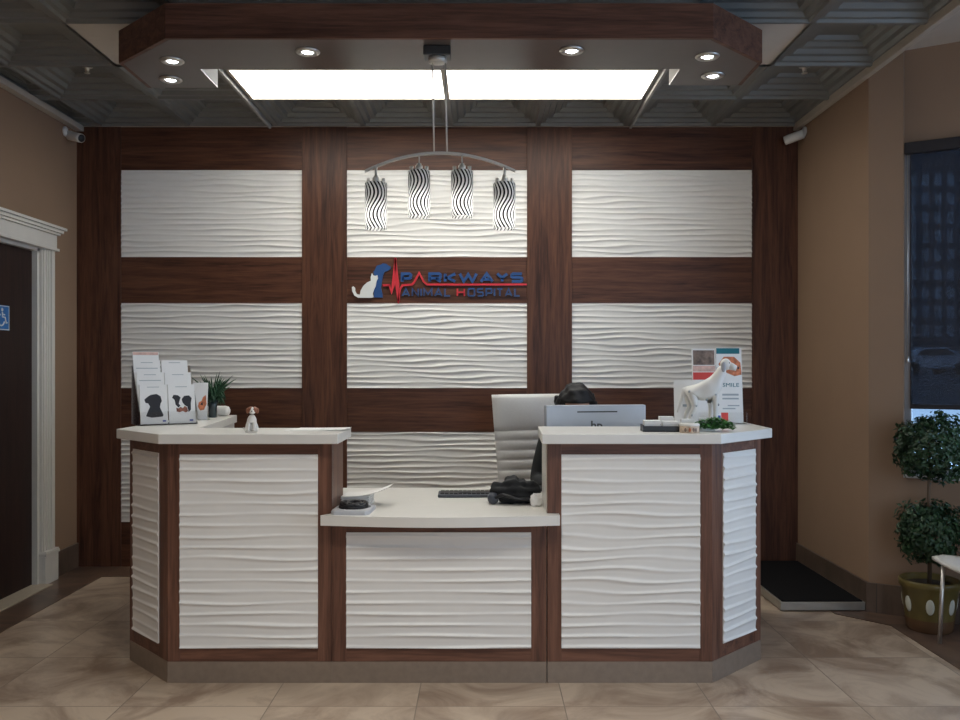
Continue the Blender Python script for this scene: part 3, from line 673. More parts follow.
def letters(txt, x0, x1, ytop, ybot, mat, wt, gap=0.32):
    """strokes of wide square capitals on the wood rail; wt = half stroke width in metres"""
    tot = sum(GL[c][0] for c in txt)+gap*(len(txt)-1); sc = (x1-x0)/tot; x = x0; q_ = MB()
    k = wt/0.00699*4.8
    for ch in txt:
        w_, strokes = GL[ch]
        for st_ in strokes: stroke(q_, [(x+k+px_*(w_*sc-2*k) if w_ > 0.2 else x+w_*sc/2, ybot-k-pz_*(ybot-ytop-2*k)) for px_, pz_ in st_], wt, -0.0145, -0.0005)
        x += (w_+gap)*sc
    q_.build('lettering', mat, lg)
letters('P', 292, 346, 131, 182, M['blue'], 0.0098); letters('RKWAYS', 424, 880, 131, 182, M['blue'], 0.0098, 0.14)
letters('ANIMAL', 296, 532, 206, 248, M['slate'], 0.0056, 0.22); letters('H', 560, 600, 206, 248, M['red'], 0.0050); letters('OSPITAL', 612, 866, 206, 248, M['slate'], 0.0056, 0.22)

# ================================================================== CAMERAS, SPRINKLERS
def security_cam(loc, rz, label):
    c = thing('security_camera', label, 'security camera', loc, rz, 'security cameras under the ceiling')   # local +x away from the wall
    q_ = MB().lathe([(0.034, 0), (0.034, 0.010), (0.02, 0.018)], n=24).xform(Matrix.Rotation(PI/2, 4, 'Y')); q_.build('mount_plate', M['ceramic'], c)
    MB().tube([(0.012, 0, 0), (0.045, 0, -0.005), (0.062, 0, -0.022)], 0.010, 10).build('mount_arm', M['ceramic'], c)
    R = Matrix.Translation((0.065, 0, -0.035)) @ Matrix.Rotation(math.radians(-28), 4, 'Z') @ Matrix.Rotation(math.radians(105), 4, 'Y')
    q_ = MB().lathe([(0.026, -0.055), (0.031, -0.05), (0.031, 0.05), (0.029, 0.075)], n=24).xform(R); q_.build('camera_body', M['ceramic'], c)
    q_ = MB().lathe([(0.026, 0.07), (0.026, 0.0755), (0.012, 0.079)], n=24).xform(R); q_.build('camera_lens', M['black'], c)
security_cam((XL, 5.98, 3.0), 0, 'white security camera on the left wall under the ceiling')
security_cam((XR, 6.02, 3.01), PI, 'white security camera on the right wall under the ceiling')
for x, y, lb in ((-2.345, 5.225, 'small ceiling sprinkler over the door side'), (1.915, 5.225, 'small ceiling sprinkler over the weigh scale')):
    s_ = thing('ceiling_sprinkler', lb, 'sprinkler', (x, y, ZC+0.106), 0, 'ceiling sprinklers')
    MB().lathe([(0.012, -0.03), (0.014, -0.012), (0.032, -0.006), (0.034, -0.0003)], n=20).build('sprinkler_body', M['chrome'], s_)
    MB().lathe([(0.018, -0.042), (0.018, -0.040), (0.004, -0.038), (0.004, -0.03)], n=16).build('deflector', M['chrome'], s_)

# ================================================================== WEIGH SCALE
sc_ = thing('weigh_scale', 'low black rubber topped floor scale against the right wall', 'scale', (1.9585, 5.575, 0))
MB().box(-0.25, 0.236, -0.54, 0.53, 0.006, 0.054).build('scale_frame', M['steel'], sc_, 0.004)
MB().box(-0.238, 0.225, -0.528, 0.518, 0.052, 0.060).build('rubber_mat', M['rubber'], sc_, 0.003)
for sx_ in (-0.2, 0.2):
    for sy_ in (-0.48, 0.48): MB().lathe([(0.02, 0.0036), (0.02, 0.01)], (sx_, sy_, 0), 14).build('foot', M['black'], sc_)

# ================================================================== TOPIARY
tp = thing('potted_topiary', 'two-ball green topiary tree in olive pot under the window', 'potted plant', (2.385, 4.69, 0.0035))
prof = [(0.105, 0.0), (0.112, 0.012), (0.118, 0.05), (0.140, 0.225), (0.150, 0.235), (0.153, 0.262), (0.146, 0.27), (0.137, 0.262), (0.134, 0.23)]
pot = MB().lathe(prof, n=40).build('pot', M['olive'], tp)
MB().lathe([(0.1063, 0.001), (0.1135, 0.012), (0.1195, 0.05), (0.1225, 0.068)], n=40, cap=False).build('base_glaze_band', M['potbrown'], pot)
for k_ in range(7):
    a = -PI/2+0.45-k_*2*PI/7
    q = MB().ball((0, 0, 0), (0.006, 0.021, 0.042), 16, 12); q.xform(Matrix.Rotation(a, 4, 'Z') @ Matrix.Translation((0.1305, 0, 0.145)) @ Matrix.Rotation(0.125, 4, 'Y')); q.build('painted_oval', M['oval'], pot)
MB().lathe([(0.001, 0.225), (0.135, 0.228), (0.13, 0.238), (0.001, 0.246)], n=32).build('soil', M['soil'], tp)
MB().tube([(0, 0, 0.23), (0.004, 0.002, 0.5), (-0.004, 0, 0.72), (0.002, 0, 1.0)], [0.012, 0.010, 0.009, 0.006], 8).build('stem', M['stem'], tp)
def leaf_ball(c, r, n, size, seed, flat_=1.0):
    rn = random.Random(seed); q_ = MB()
    for _ in range(n):
        while True:
            p = Vector((rn.uniform(-1, 1), rn.uniform(-1, 1), rn.uniform(-1, 1)))
            if 0.25 < p.length < 1: break
        l_ = p.length; bump = 1+0.13*math.sin(5*p.x+seed)*math.cos(4*p.z+2*seed)+0.1*math.sin(9*p.y+p.z*7)
        p2 = p.normalized()*(r*(l_**0.4)*bump*rn.uniform(0.9, 1.08)); p2.z *= flat_
        nn = (p.normalized()+Vector((rn.uniform(-1, 1), rn.uniform(-1, 1), rn.uniform(-.6, 1)))*0.8).normalized()
        t_ = nn.cross(Vector((rn.uniform(-1, 1), rn.uniform(-1, 1), rn.uniform(-1, 1)))).normalized(); b_ = nn.cross(t_)
        s_ = size*rn.uniform(0.7, 1.25); c0 = Vector(c)+p2
        q_.add([c0-t_*s_, c0-b_*s_*0.45+nn*s_*0.12, c0+t_*s_, c0+b_*s_*0.45+nn*s_*0.12, c0-nn*s_*0.1], [(0, 1, 4), (1, 2, 4), (2, 3, 4), (3, 0, 4)], True)
    return q_
leaf_ball((0.012, 0, 0.965), 0.183, 3600, 0.017, 3, 0.95).build('foliage', M['leaf'], tp)
leaf_ball((0.0, 0, 0.515), 0.160, 3000, 0.016, 5, 1.05).build('foliage', M['leaf'], tp)

# ================================================================== WHITE GUEST CHAIR
gc = thing('guest_chair', 'white moulded chair with chrome legs by the topiary', 'chair', (2.29, 4.455, 0.0035), math.radians(-86))   # local x along the wall, y towards it, origin at front left leg
def seat_shape(u, v):
    # u -1..1 across, v 0 front .. 1 back .. 2 top of back
    if v < 1: y = 0.0+0.42*v; z = 0.435-0.025*math.sin(PI*v*0.9)+0.018*u*u-0.02*max(0, 0.15-v)/0.15
    else: w = v-1; y = 0.42+0.055*w+0.02*math.sin(PI*w/2); z = 0.435+0.36*w
    hw = 0.225*(1-0.10*max(0, v-1)**2)
    y -= 0.035*abs(u)**3*(1 if v > 0.9 else 0)
    return (0.2+u*hw, y, z)
nu, nv = 16, 28; vs = []; fs = []
for j in range(nv+1):
    for i in range(nu+1): vs.append(Vector(seat_shape(-1+2*i/nu, 2*j/nv)))
W = nu+1; nor = []
for j in range(nv+1):
    for i in range(nu+1):
        a = vs[j*W+min(i+1, nu)]-vs[j*W+max(i-1, 0)]; b_ = vs[min(j+1, nv)*W+i]-vs[max(j-1, 0)*W+i]; nor.append(a.cross(b_).normalized())
full = [tuple(p) for p in vs]+[tuple(p-n_*0.016) for p, n_ in zip(vs, nor)]; n0 = len(vs)
for j in range(nv):
    for i in range(nu):
        a = j*W+i; fs.append((a, a+1, a+W+1, a+W)); fs.append((n0+a, n0+a+W, n0+a+W+1, n0+a+1))
rim = list(range(W))+[j*W+nu for j in range(1, nv+1)]+[nv*W+i for i in range(nu-1, -1, -1)]+[j*W for j in range(nv-1, 0, -1)]
for i in range(len(rim)): a, b_ = rim[i], rim[(i+1) % len(rim)]; fs.append((b_, a, n0+a, n0+b_))
MB().add(full, fs, True).build('seat_shell', M['leather'], gc)
for (lx, ly, fx, fy) in ((0.02, 0.035, 0.012, 0.02), (0.38, 0.06, 0.42, 0.0), (0.02, 0.36, -0.01, 0.40), (0.38, 0.36, 0.41, 0.40)):
    MB().tube([(fx, fy, 0), (lx, ly, 0.405)], 0.010, 10).build('leg', M['chrome'], gc)
q = MB(); q.tube([(0.02, 0.06, 0.40), (0.38, 0.06, 0.40), (0.38, 0.36, 0.40), (0.02, 0.36, 0.40), (0.02, 0.06, 0.40)], 0.009, 8); q.build('seat_frame', M['chrome'], gc)

# ================================================================== OFFICE CHAIR
OC = Vector((0.40, 5.0, 0)); yaw = math.radians(20)      # facing the counter, turned a little
oc = thing('office_chair', 'white ribbed high-back office chair behind the low desk', 'chair', (OC.x, OC.y, 0), yaw)
def ribbed(w0, w1, L, nrib, thick, c):
    """padded slab: local x across, local z along length 0..L, front -y"""
    nu_, nv_ = 10, nrib*8; v_ = []; f_ = []
    for j in range(nv_+1):
        t_ = j/nv_; w_ = (w0+(w1-w0)*t_)
        for i in range(nu_+1):
            u = -1+2*i/nu_
            rib = abs(math.sin(PI*t_*nrib))**0.5*0.016
            edge = (1-abs(u)**6)
            v_.append((u*w_/2, -(thick+rib*edge)*max(0.25, edge), t_*L))
    W_ = nu_+1; n0_ = len(v_); v_ += [(p[0], 0.0, p[2]) for p in v_]
    for j in range(nv_):
        for i in range(nu_):
            a = j*W_+i; f_.append((a, a+1, a+W_+1, a+W_)); f_.append((n0_+a, n0_+a+W_, n0_+a+W_+1, n0_+a+1))
    rm = list(range(W_))+[j*W_+nu_ for j in range(1, nv_+1)]+[nv_*W_+i for i in range(nu_-1, -1, -1)]+[j*W_ for j in range(nv_-1, 0, -1)]
    for i in range(len(rm)): a, b_ = rm[i], rm[(i+1) % len(rm)]; f_.append((b_, a, n0_+a, n0_+b_))
    return MB().add(v_, f_, True)
bk = ribbed(0.43, 0.475, 0.57, 10, 0.03, None)
# plain head section above the ribs
hd_ = MB(); hd_.add([], []); bk2 = ribbed(0.475, 0.49, 0.215, 1, 0.034, None); bk2.xform(Matrix.Translation((0, 0, 0.57)))
bk.add(bk2.v, bk2.f, True)
bk.xform(Matrix.Translation((0, 0.235, 0.455)) @ Matrix.Rotation(math.radians(-7), 4, 'X'))
bk.build('backrest', M['leather'], oc)
st = ribbed(0.46, 0.48, 0.46, 6, 0.03, None); st.xform(Matrix.Translation((0, -0.24, 0.44)) @ Matrix.Rotation(math.radians(-90), 4, 'X'))
st.build('seat', M['leather'], oc)
for s_ in (-1, 1):
    q = MB(); q.tube([(s_*0.235, 0.24, 0.43), (s_*0.245, -0.20, 0.43)], 0.011, 8); q.tube([(s_*0.205, 0.245, 0.43), (s_*0.21, 0.33, 1.05)], 0.010, 8); q.build('side_frame', M['chrome'], oc)
    q = MB(); q.tube([(s_*0.245, 0.27, 0.66), (s_*0.29, 0.15, 0.66), (s_*0.29, -0.12, 0.66), (s_*0.245, -0.18, 0.44)], 0.012, 8); q.build('armrest', M['chrome'], oc)
MB().lathe([(0.03, 0.09), (0.03, 0.25), (0.022, 0.25), (0.022, 0.42), (0.09, 0.425), (0.09, 0.437)], n=20).build('gas_lift', M['chrome'], oc)
for k_ in range(5):
    a = 2*PI*k_/5+0.3; c_, s_ = math.cos(a), math.sin(a)
    lg_ = MB().tube([(0.02*c_, 0.02*s_, 0.11), (0.16*c_, 0.16*s_, 0.10), (0.30*c_, 0.30*s_, 0.075)], [0.026, 0.02, 0.014], 8).build('base_arm', M['chrome'], oc)
    q = MB().lathe([(0.024, -0.02), (0.030, -0.016), (0.030, 0.016), (0.024, 0.02)], n=18).xform(Matrix.Translation((0.30*c_, 0.30*s_, 0.031)) @ Matrix.Rotation(a, 4, 'Z') @ Matrix.Rotation(PI/2, 4, 'Y')); q.build('caster', M['black'], lg_)

# ================================================================== PERSON
pr = thing('person', 'person with black hair in dark clothing seated behind the monitor', 'person', (0.515, 4.93, -0.018))
def P(x, y, z): return (x, y, z)
nd = {'pel': (P(-0.03, 0.05, 0.60), (0.15, 0.115)), 'wst': (P(-0.02, 0.05, 0.73), (0.125, 0.095)), 'chs': (P(0, 0.02, 0.90), (0.15, 0.11)), 'shc': (P(0, -0.005, 1.0), (0.10, 0.085)),
      'nk0': (P(0, -0.02, 1.06), 0.05), 'nk1': (P(0.003, -0.045, 1.12), 0.048)}
ed = [('pel', 'wst'), ('wst', 'chs'), ('chs', 'shc'), ('shc', 'nk0'), ('nk0', 'nk1')]
for s_, t_ in ((-1, 'l'), (1, 'r')):
    nd.update({t_+'sh': (P(s_*0.155, 0.0, 0.995), 0.055), t_+'el': (P(s_*0.205, -0.04, 0.785), 0.043), t_+'fa': (P(s_*0.185, -0.19, 0.785), 0.038), t_+'wr': (P(s_*0.13, -0.275, 0.79), 0.025), t_+'pm': (P(s_*0.115, -0.33, 0.79), (0.032, 0.016)),
               t_+'hp': (P(s_*0.085-0.03, 0.0, 0.565), 0.098), t_+'th': (P(s_*0.10-0.02, -0.16, 0.575), 0.085), t_+'kn': (P(s_*0.11-0.01, -0.38, 0.56), 0.062), t_+'cf': (P(s_*0.11, -0.37, 0.38), 0.055), t_+'an': (P(s_*0.11, -0.36, 0.10), 0.038), t_+'hl': (P(s_*0.11, -0.35, 0.045), 0.038), t_+'bt': (P(s_*0.115, -0.47, 0.035), 0.034), t_+'te': (P(s_*0.12, -0.54, 0.03), 0.025)})
    ed += [('shc', t_+'sh'), (t_+'sh', t_+'el'), (t_+'el', t_+'fa'), (t_+'fa', t_+'wr'), (t_+'wr', t_+'pm'), ('pel', t_+'hp'), (t_+'hp', t_+'th'), (t_+'th', t_+'kn'), (t_+'kn', t_+'cf'), (t_+'cf', t_+'an'), (t_+'an', t_+'hl'), (t_+'hl', t_+'bt'), (t_+'bt', t_+'te')]
vs, fs = skin('b', nd, ed, 'pel', None, 2)
body = MB(); body.add(vs, fs, True)
for s_ in (-1, 1):   # fingers, rooted in the palm, bent over the keys
    for fi, (off, ln) in enumerate(((-0.024, 0.062), (-0.008, 0.074), (0.008, 0.070), (0.023, 0.054))):
        bx, by = s_*0.115+off, -0.335
        n2 = {'a': (P(bx*1.0, by+0.02, 0.792), 0.009), 'b': (P(bx, by-ln*0.45, 0.800), 0.0085), 'c': (P(bx, by-ln*0.78, 0.790), 0.0078), 'd': (P(bx, by-ln, 0.772), 0.0068)}
        v2, f2 = skin('f', n2, [('a', 'b'), ('b', 'c'), ('c', 'd')], 'a', None, 1); body.add(v2, f2, True)
    tx = s_*0.115-s_*0.022
    n2 = {'a': (P(tx+s_*0.01, -0.30, 0.785), 0.0115), 'b': (P(tx-s_*0.015, -0.335, 0.782), 0.010), 'c': (P(tx-s_*0.02, -0.365, 0.772), 0.008)}
    v2, f2 = skin('f', n2, [('a', 'b'), ('b', 'c')], 'a', None, 1); body.add(v2, f2, True)
HM = Matrix.Translation((0.006, -0.075, 1.19)) @ Matrix.Rotation(math.radians(24), 4, 'X') @ Matrix.Rotation(math.radians(0), 4, 'Z')
def headfn(dv, q_):
    x, y, z = dv
    if z < 0: q_.x *= 1-0.28*(-z)**1.4; q_.y *= 1-0.10*(-z)
    fr = max(0, -y)
    q_.y -= 0.024*math.exp(-((x/0.16)**2+((z+0.12)/0.20)**2))*fr            # nose
    q_.y += 0.010*math.exp(-(((abs(x)-0.36)/0.16)**2+((z-0.06)/0.10)**2))*fr   # eye sockets
    q_.y -= 0.006*math.exp(-((x/0.35)**2+((z+0.46)/0.08)**2))*fr            # lips
    q_.y -= 0.010*math.exp(-((x/0.3)**2+((z+0.80)/0.16)**2))*fr             # chin
    return q_
n1 = len(body.v); body.ball((0, 0, 0), (0.074, 0.094, 0.114), 44, 36, headfn)
for s_ in (-1, 1): body.ball((s_*0.074, 0.012, -0.005), (0.010, 0.020, 0.030), 12, 10)
body.xform(HM, n1); bo = body.build('body', M['skin'], pr)
for s_ in (-1, 1):
    q = MB().ball((s_*0.028, -0.078, 0.007), 0.0105, 12, 8); q.xform(HM); q.build('eye', M['inkblack'], pr)
q = MB().ball((0, -0.089, -0.052), (0.022, 0.006, 0.007), 14, 8); q.xform(HM); q.build('mouth', M['pink'], pr)
# hair
def hairfn(dv, q_):
    x, y, z = dv
    k_ = 1+0.035*math.sin(9*x+6*z)+0.03*math.sin(14*y+5*z)+0.02*math.sin(23*z+8*x)
    q_ = q_*k_
    if y < -0.2 and z < 0.22: q_.y = max(q_.y, -0.045); q_.x *= 1.05
    if z < -0.3: q_.x *= 1.0; q_.y = max(q_.y, 0.0)+0.01
    return q_
hr = MB().ball((0, 0.008, 0.012), (0.104, 0.112, 0.128), 48, 32, hairfn)
rn = random.Random(4)
for k_ in range(70):
    a = rn.uniform(-0.55, PI+0.55); x0 = math.cos(a)*0.088; y0 = math.sin(a)*0.085+0.015
    z0 = rn.uniform(0.0, 0.07); ph = rn.uniform(0, 6.28); am = rn.uniform(0.006, 0.014)
    pts_ = []
    for j in range(9):
        t_ = j/8; pts_.append((x0*(1.1+0.28*t_)+am*math.sin(ph+7*t_), y0*(1.0+0.12*t_)+am*math.cos(ph+6*t_), z0-0.24*t_))
    hr.tube(pts_, [0.012, 0.015, 0.016, 0.016, 0.015, 0.014, 0.012, 0.009, 0.004], 7)
hr.xform(HM @ Matrix.Rotation(math.radians(-14), 4, 'X')); hr.build('hair', M['hair'], pr)
# jacket and trousers: looser shells over the body
jn = {k_: (nd[k_][0], tuple(r_+0.009 for r_ in nd[k_][1]) if isinstance(nd[k_][1], tuple) else nd[k_][1]+0.009) for k_ in ('pel', 'wst', 'chs', 'shc', 'lsh', 'lel', 'lfa', 'lwr', 'rsh', 'rel', 'rfa', 'rwr')}
jn['nk0'] = ((0, -0.018, 1.055), 0.062)
je = [('pel', 'wst'), ('wst', 'chs'), ('chs', 'shc'), ('shc', 'nk0')]+[e for t_ in 'lr' for e in (('shc', t_+'sh'), (t_+'sh', t_+'el'), (t_+'el', t_+'fa'), (t_+'fa', t_+'wr'))]
vs, fs = skin('j', jn, je, 'pel', None, 2); MB().add(vs, fs, True).build('jacket', M['blackcloth'], pr)
tn = {'pel': (nd['pel'][0], (0.158, 0.122))}; te = []
for t_ in 'lr':
    for k_ in ('hp', 'th', 'kn', 'cf', 'an'): tn[t_+k_] = (nd[t_+k_][0], nd[t_+k_][1]+0.011)
    te += [('pel', t_+'hp'), (t_+'hp', t_+'th'), (t_+'th', t_+'kn'), (t_+'kn', t_+'cf'), (t_+'cf', t_+'an')]
vs, fs = skin('t', tn, te, 'pel', None, 2); MB().add(vs, fs, True).build('trousers', M['denim'], pr)
for t_ in 'lr':
    q = MB(); x = nd[t_+'hl'][0][0]
    vs, fs = skin('s', {'a': ((x, -0.335, 0.05), 0.046), 'b': ((x, -0.45, 0.046), 0.044), 'c': ((x*1.05, -0.55, 0.038), 0.034)}, [('a', 'b'), ('b', 'c')], 'a', None, 2)
    vs = [(v[0], v[1], max(0.004, v[2])) for v in vs]
    MB().add(vs, fs, True).build('shoe', M['black'], pr)

# ================================================================== DESK ITEMS
DZ = 0.752
mn = thing('monitor', 'silver all-in-one computer monitor seen from behind on the desk', 'monitor', (0.576, 4.48, DZ), math.radians(9.0))
MB().box(-0.262, 0.262, -0.022, 0.022, 0.110, 0.455).build('housing', M['silver'], mn, 0.006)
MB().box(-0.255, 0.255, 0.0218, 0.0245, 0.125, 0.445).build('screen', M['black'], mn)
MB().box(-0.10, 0.11, -0.0235, -0.021, 0.418, 0.424).build('vent_slot', M['black'], mn)
q = MB(); vs, fs = text_geo('hp', 0.06, 0.058, 0.002, 0.02); q.add([(v[0]-0.028, v[1]-0.0235, v[2]+0.318) for v in vs], fs, False); q.build('back_logo', M['darkmetal'], mn)
q = MB(); q.box(-0.06, 0.06, 0.0, 0.025, 0.03, 0.14); q.build('stand_neck', M['silver'], mn, 0.004); MB().box(-0.12, 0.12, -0.08, 0.055, 0.0005, 0.014).build('stand_foot', M['silver'], mn, 0.004)
def keyboard(loc, rz, label, w, dd, mat):
    k_ = thing('keyboard', label, 'keyboard', loc, rz)
    MB().prism_y([(-w/2, 0.0), (w/2, 0.0), (w/2, 0.016), (-w/2, 0.016)], -dd/2, dd/2).build('keyboard_tray', mat, k_, 0.004)
    q_ = MB()
    for r in range(5):
        for c in range(15):
            x = -w/2+0.012+(w-0.024)*c/15; y = -dd/2+0.012+(dd-0.024)*r/5
            q_.box(x, x+(w-0.024)/15-0.003, y, y+(dd-0.024)/5-0.003, 0.0155, 0.021)
    q_.build('keys', M['black'], k_)
keyboard((0.515, 4.645, DZ+0.0004), 0, 'black keyboard under the hands of the person behind the monitor', 0.42, 0.13, M['black'])
keyboard((-0.04, 4.43, DZ+0.0004), math.radians(1), 'dark grey keyboard at the back of the low desk beside the black bag', 0.36, 0.14, M['greyplastic'])
# black bag
bg = thing('bag', 'black soft bag slumped on the low desk against the right cabinet', 'bag', (0.158, 4.20, DZ))
def bagfn(dv, q_):
    x, y, z = dv
    k_ = 1+0.12*math.sin(7*x+3*z)+0.09*math.sin(11*z+4*y+2)+0.06*math.sin(17*x-5*z)
    q_ = Vector((q_.x*min(1.05, k_), q_.y*k_, q_.z*k_))
    q_.z = max(q_.z, -0.055)
    return q_
q = MB().ball((0, 0, 0.0555), (0.118, 0.07, 0.066), 40, 28, bagfn); q.build('bag_body', M['blackcloth'], bg)
MB().tube([(-0.10, -0.05, 0.03), (-0.06, -0.082, 0.05), (0.0, -0.085, 0.032), (0.06, -0.08, 0.028), (0.10, -0.05, 0.02)], 0.008, 8).build('strap', M['black'], bg)
q = MB().lathe([(0.02, -0.03), (0.027, -0.02), (0.027, 0.02), (0.02, 0.03)], n=16).xform(Matrix.Translation((-0.105, -0.03, 0.028)) @ Matrix.Rotation(PI/2, 4, 'X')); q.build('side_pocket', M['greyplastic'], bg)
# crumpled tissue
def crump(r, seed, flat_=0.7):
    def fn(dv, q_):
        x, y, z = dv; k_ = 1+0.22*math.sin(9*x+seed)*math.cos(8*z+y*5)+0.16*math.sin(15*y+11*x+seed)
        q_ = q_*k_; q_.z = max(q_.z, -r*flat_*0.8); return q_
    return MB().ball((0, 0, r*flat_*0.8), (r, r*0.8, r*flat_), 22, 16, fn)
o = crump(0.026, 2, 1.2).build('crumpled_tissue', M['paper'], loc=(0.252, 4.10, DZ)); tag(o, 'small crumpled white tissue between black bag and right cabinet', 'tissue')
# tray with dark hollow
ty = thing('desk_tray', 'shallow whitish tray with dark round hollow on the left end of the low desk', 'tray', (-0.575, 3.945, DZ), math.radians(-3))
q = MB(); n_ = 28; vs = []; fs = []
outer = []
for k_ in range(n_):
    a = 2*PI*k_/n_; c_, s_ = math.cos(a), math.sin(a); e = max(abs(c_), abs(s_)); outer.append((0.085*c_/e, 0.085*s_/e))
outer = [(x, y*1.15) for x, y in outer]
rings = [[(x, y, 0.0) for x, y in outer], [(x, y, 0.013) for x, y in outer], [(x*0.97, y*0.97, 0.018) for x, y in outer],
         [(0.076*math.cos(2*PI*k_/n_), 0.082*math.sin(2*PI*k_/n_)+0.004, 0.021) for k_ in range(n_)], [(0.070*math.cos(2*PI*k_/n_), 0.076*math.sin(2*PI*k_/n_)+0.004, 0.006) for k_ in range(n_)]]
for r in rings: vs += r
for j in range(4):
    for k_ in range(n_): k2 = (k_+1) % n_; fs.append((j*n_+k_, j*n_+k2, (j+1)*n_+k2, (j+1)*n_+k_))
fs.append(tuple(range(n_))[::-1]); fs.append(tuple(range(4*n_, 5*n_)))
MB().add(vs, fs, False).build('tray_body', M['paper2'], ty)
q = MB(); rn = random.Random(9); pts_ = []
for k_ in range(70): a = k_*0.42; r = 0.030+0.030*abs(math.sin(k_*0.23)); pts_.append((r*math.cos(a), r*math.sin(a)+0.004, 0.016+0.022*abs(math.sin(k_*0.37))))
q.tube(pts_, 0.008, 7); q.ball((0, 0.004, 0.022), (0.055, 0.058, 0.015), 18, 10); q.build('dark_contents', M['black'], ty)
q = MB(); q.box(-0.002, 0.03, -0.030, -0.024, 0.032, 0.038); q.build('clip', M['chrome'], ty, 0.002)
# papers behind it
def sheet(name, w, h, loc, rz, bend, mat, label, cat, group=None, lift=0.0, th=0.0012):
    q_ = MB(); nx_ = 12; v_ = []; f_ = []
    for j in range(2):
        for z_ in (0, 1):
            for i in range(nx_+1):
                u = i/nx_; v_.append((-w/2+w*u, -h/2+h*j, bend*u**2.5+lift+th*z_))
    W_ = nx_+1
    for i in range(nx_):
        a = i; f_.append((a, a+1, 2*W_+a+1, 2*W_+a)[::-1]); b0 = W_+i; f_.append((b0, b0+1, 3*W_+i+1, 3*W_+i))
        f_.append((i, i+1, W_+i+1, W_+i)); f_.append((2*W_+i, 3*W_+i, 3*W_+i+1, 2*W_+i+1))
    f_.append((0, W_, 3*W_, 2*W_)); f_.append((nx_, 2*W_+nx_, 3*W_+nx_, W_+nx_))
    o_ = q_.add(v_, f_, False).build(name, mat, loc=loc, rz=rz); tag(o_, label, cat, group); return o_
q = MB()
for k_ in range(8): q.box(-0.065+0.002*(k_ % 3), 0.065+0.003*(k_ % 2), -0.07, 0.07, 0.006*k_, 0.006*k_+0.0045)
o = q.build('paper_stack', M['paper'], loc=(-0.588, 4.155, DZ), rz=math.radians(-3)); tag(o, 'stack of white paper behind the tray on the low desk', 'paper stack')
sheet('paper_sheet', 0.22, 0.16, (-0.538, 4.14, DZ+0.048), math.radians(-4), 0.042, M['paper'], 'loose white sheet sticking out to the right from the paper stack', 'paper', lift=0.0)

# ================================================================== LEFT COUNTERTOP ITEMS
TZ = TOPZ
# sheets on the top
sheet('paper_sheet', 0.22, 0.16, (-0.80, 4.10, TZ+0.0003), math.radians(6), 0.0, M['paper'], 'white sheet lying flat on the left countertop near the figurine', 'paper', th=0.0012)
sheet('paper_sheet', 0.25, 0.17, (-0.752, 4.12, TZ+0.0018), math.radians(-5), 0.004, M['paper'], 'top white sheet curling over the right end of the left countertop', 'paper', th=0.0012)
# brochure rack: three tiers, two columns
BR = Vector((-1.61, 4.49, TZ)); rza = math.radians(33)
rk = thing('brochure_rack', 'clear acrylic three-tier brochure rack on the left countertop', 'brochure rack', BR, rza)
w_ = 0.142
q = MB()
q.box(-w_, w_, -0.055, 0.115, 0.0, 0.004)
for s_ in (-1, 1):
    for i in range(3): pass
    xx = s_*w_
    pr_ = [(-0.055, 0.0), (0.125, 0.0), (0.125, 0.30), (0.095, 0.30), (-0.06, 0.06)]
    vs = [(xx-0.002, y, z) for y, z in pr_]+[(xx+0.002, y, z) for y, z in pr_]
    q.add(vs, [(0, 1, 2, 3, 4), (9, 8, 7, 6, 5)]+[(i, 5+i, 5+(i+1) % 5, (i+1) % 5) for i in range(5)], False)
q.build('rack_sides', M['acrylic'], rk)
for t_ in range(3):
    y0 = -0.05+0.052*t_; zb_ = 0.006+0.062*t_
    MB().box(-w_+0.002, w_-0.002, y0-0.010, y0-0.007, zb_, zb_+0.062).xform(Matrix.Translation((0, 0, 0))).build('tier_front', M['acrylic'], rk)
    MB().box(-w_+0.002, w_-0.002, y0-0.008, y0+0.05, zb_-0.003, zb_).build('tier_shelf', M['acrylic'], rk)
tilt = Matrix.Rotation(math.radians(-11), 4, 'X')
def brochure(name, root, x, y, z, w, h, prints, label, group, mat=None, th=0.010, tl_=tilt, cat='brochure', rz=0):
    R_ = Matrix.Translation(root) @ Matrix.Rotation(rza if rz == 0 else rz, 4, 'Z')
    p_ = R_ @ Vector((x, y, z))
    b_ = thing(name, label, cat, p_, rza if rz == 0 else rz, group)
    MB().box(-w/2, w/2, 0, th, 0, h).xform(tl_).build('paper_body', mat or M['paper'], b_)
    for (nm, pts__, mt, lv) in prints:
        q_ = MB().prism_y([(px_*w, pz_*h) for px_, pz_ in pts__], -0.0006*lv, 0.0004).xform(tl_); q_.build(nm, mt, b_)
    return b_
def rect(a, b_, c, d_): return [(a, c), (b_, c), (b_, d_), (a, d_)]
dog1 = [(-0.30, 0.20), (-0.24, 0.30), (-0.14, 0.44), (-0.20, 0.52), (-0.30, 0.54), (-0.34, 0.62), (-0.24, 0.68), (-0.10, 0.74), (0.12, 0.76), (0.26, 0.70), (0.30, 0.58), (0.24, 0.50), (0.22, 0.42), (0.34, 0.22), (0.30, 0.18), (-0.1, 0.16)]
dog2 = [(-0.36, 0.66), (-0.30, 0.73), (-0.14, 0.72), (-0.04, 0.66), (-0.09, 0.57), (-0.12, 0.50), (-0.06, 0.45), (-0.14, 0.40), (-0.24, 0.48), (-0.27, 0.60)]
dog3 = [(0.00, 0.62), (0.10, 0.70), (0.28, 0.71), (0.38, 0.64), (0.34, 0.52), (0.33, 0.34), (0.24, 0.28), (0.20, 0.42), (0.10, 0.46), (0.02, 0.54)]
pk = [(-0.22, 0.40), (-0.14, 0.38), (-0.06, 0.42), (0.02, 0.38), (0.10, 0.44), (0.19, 0.40), (0.22, 0.30), (0.12, 0.27), (0.02, 0.31), (-0.10, 0.28), (-0.21, 0.30)]
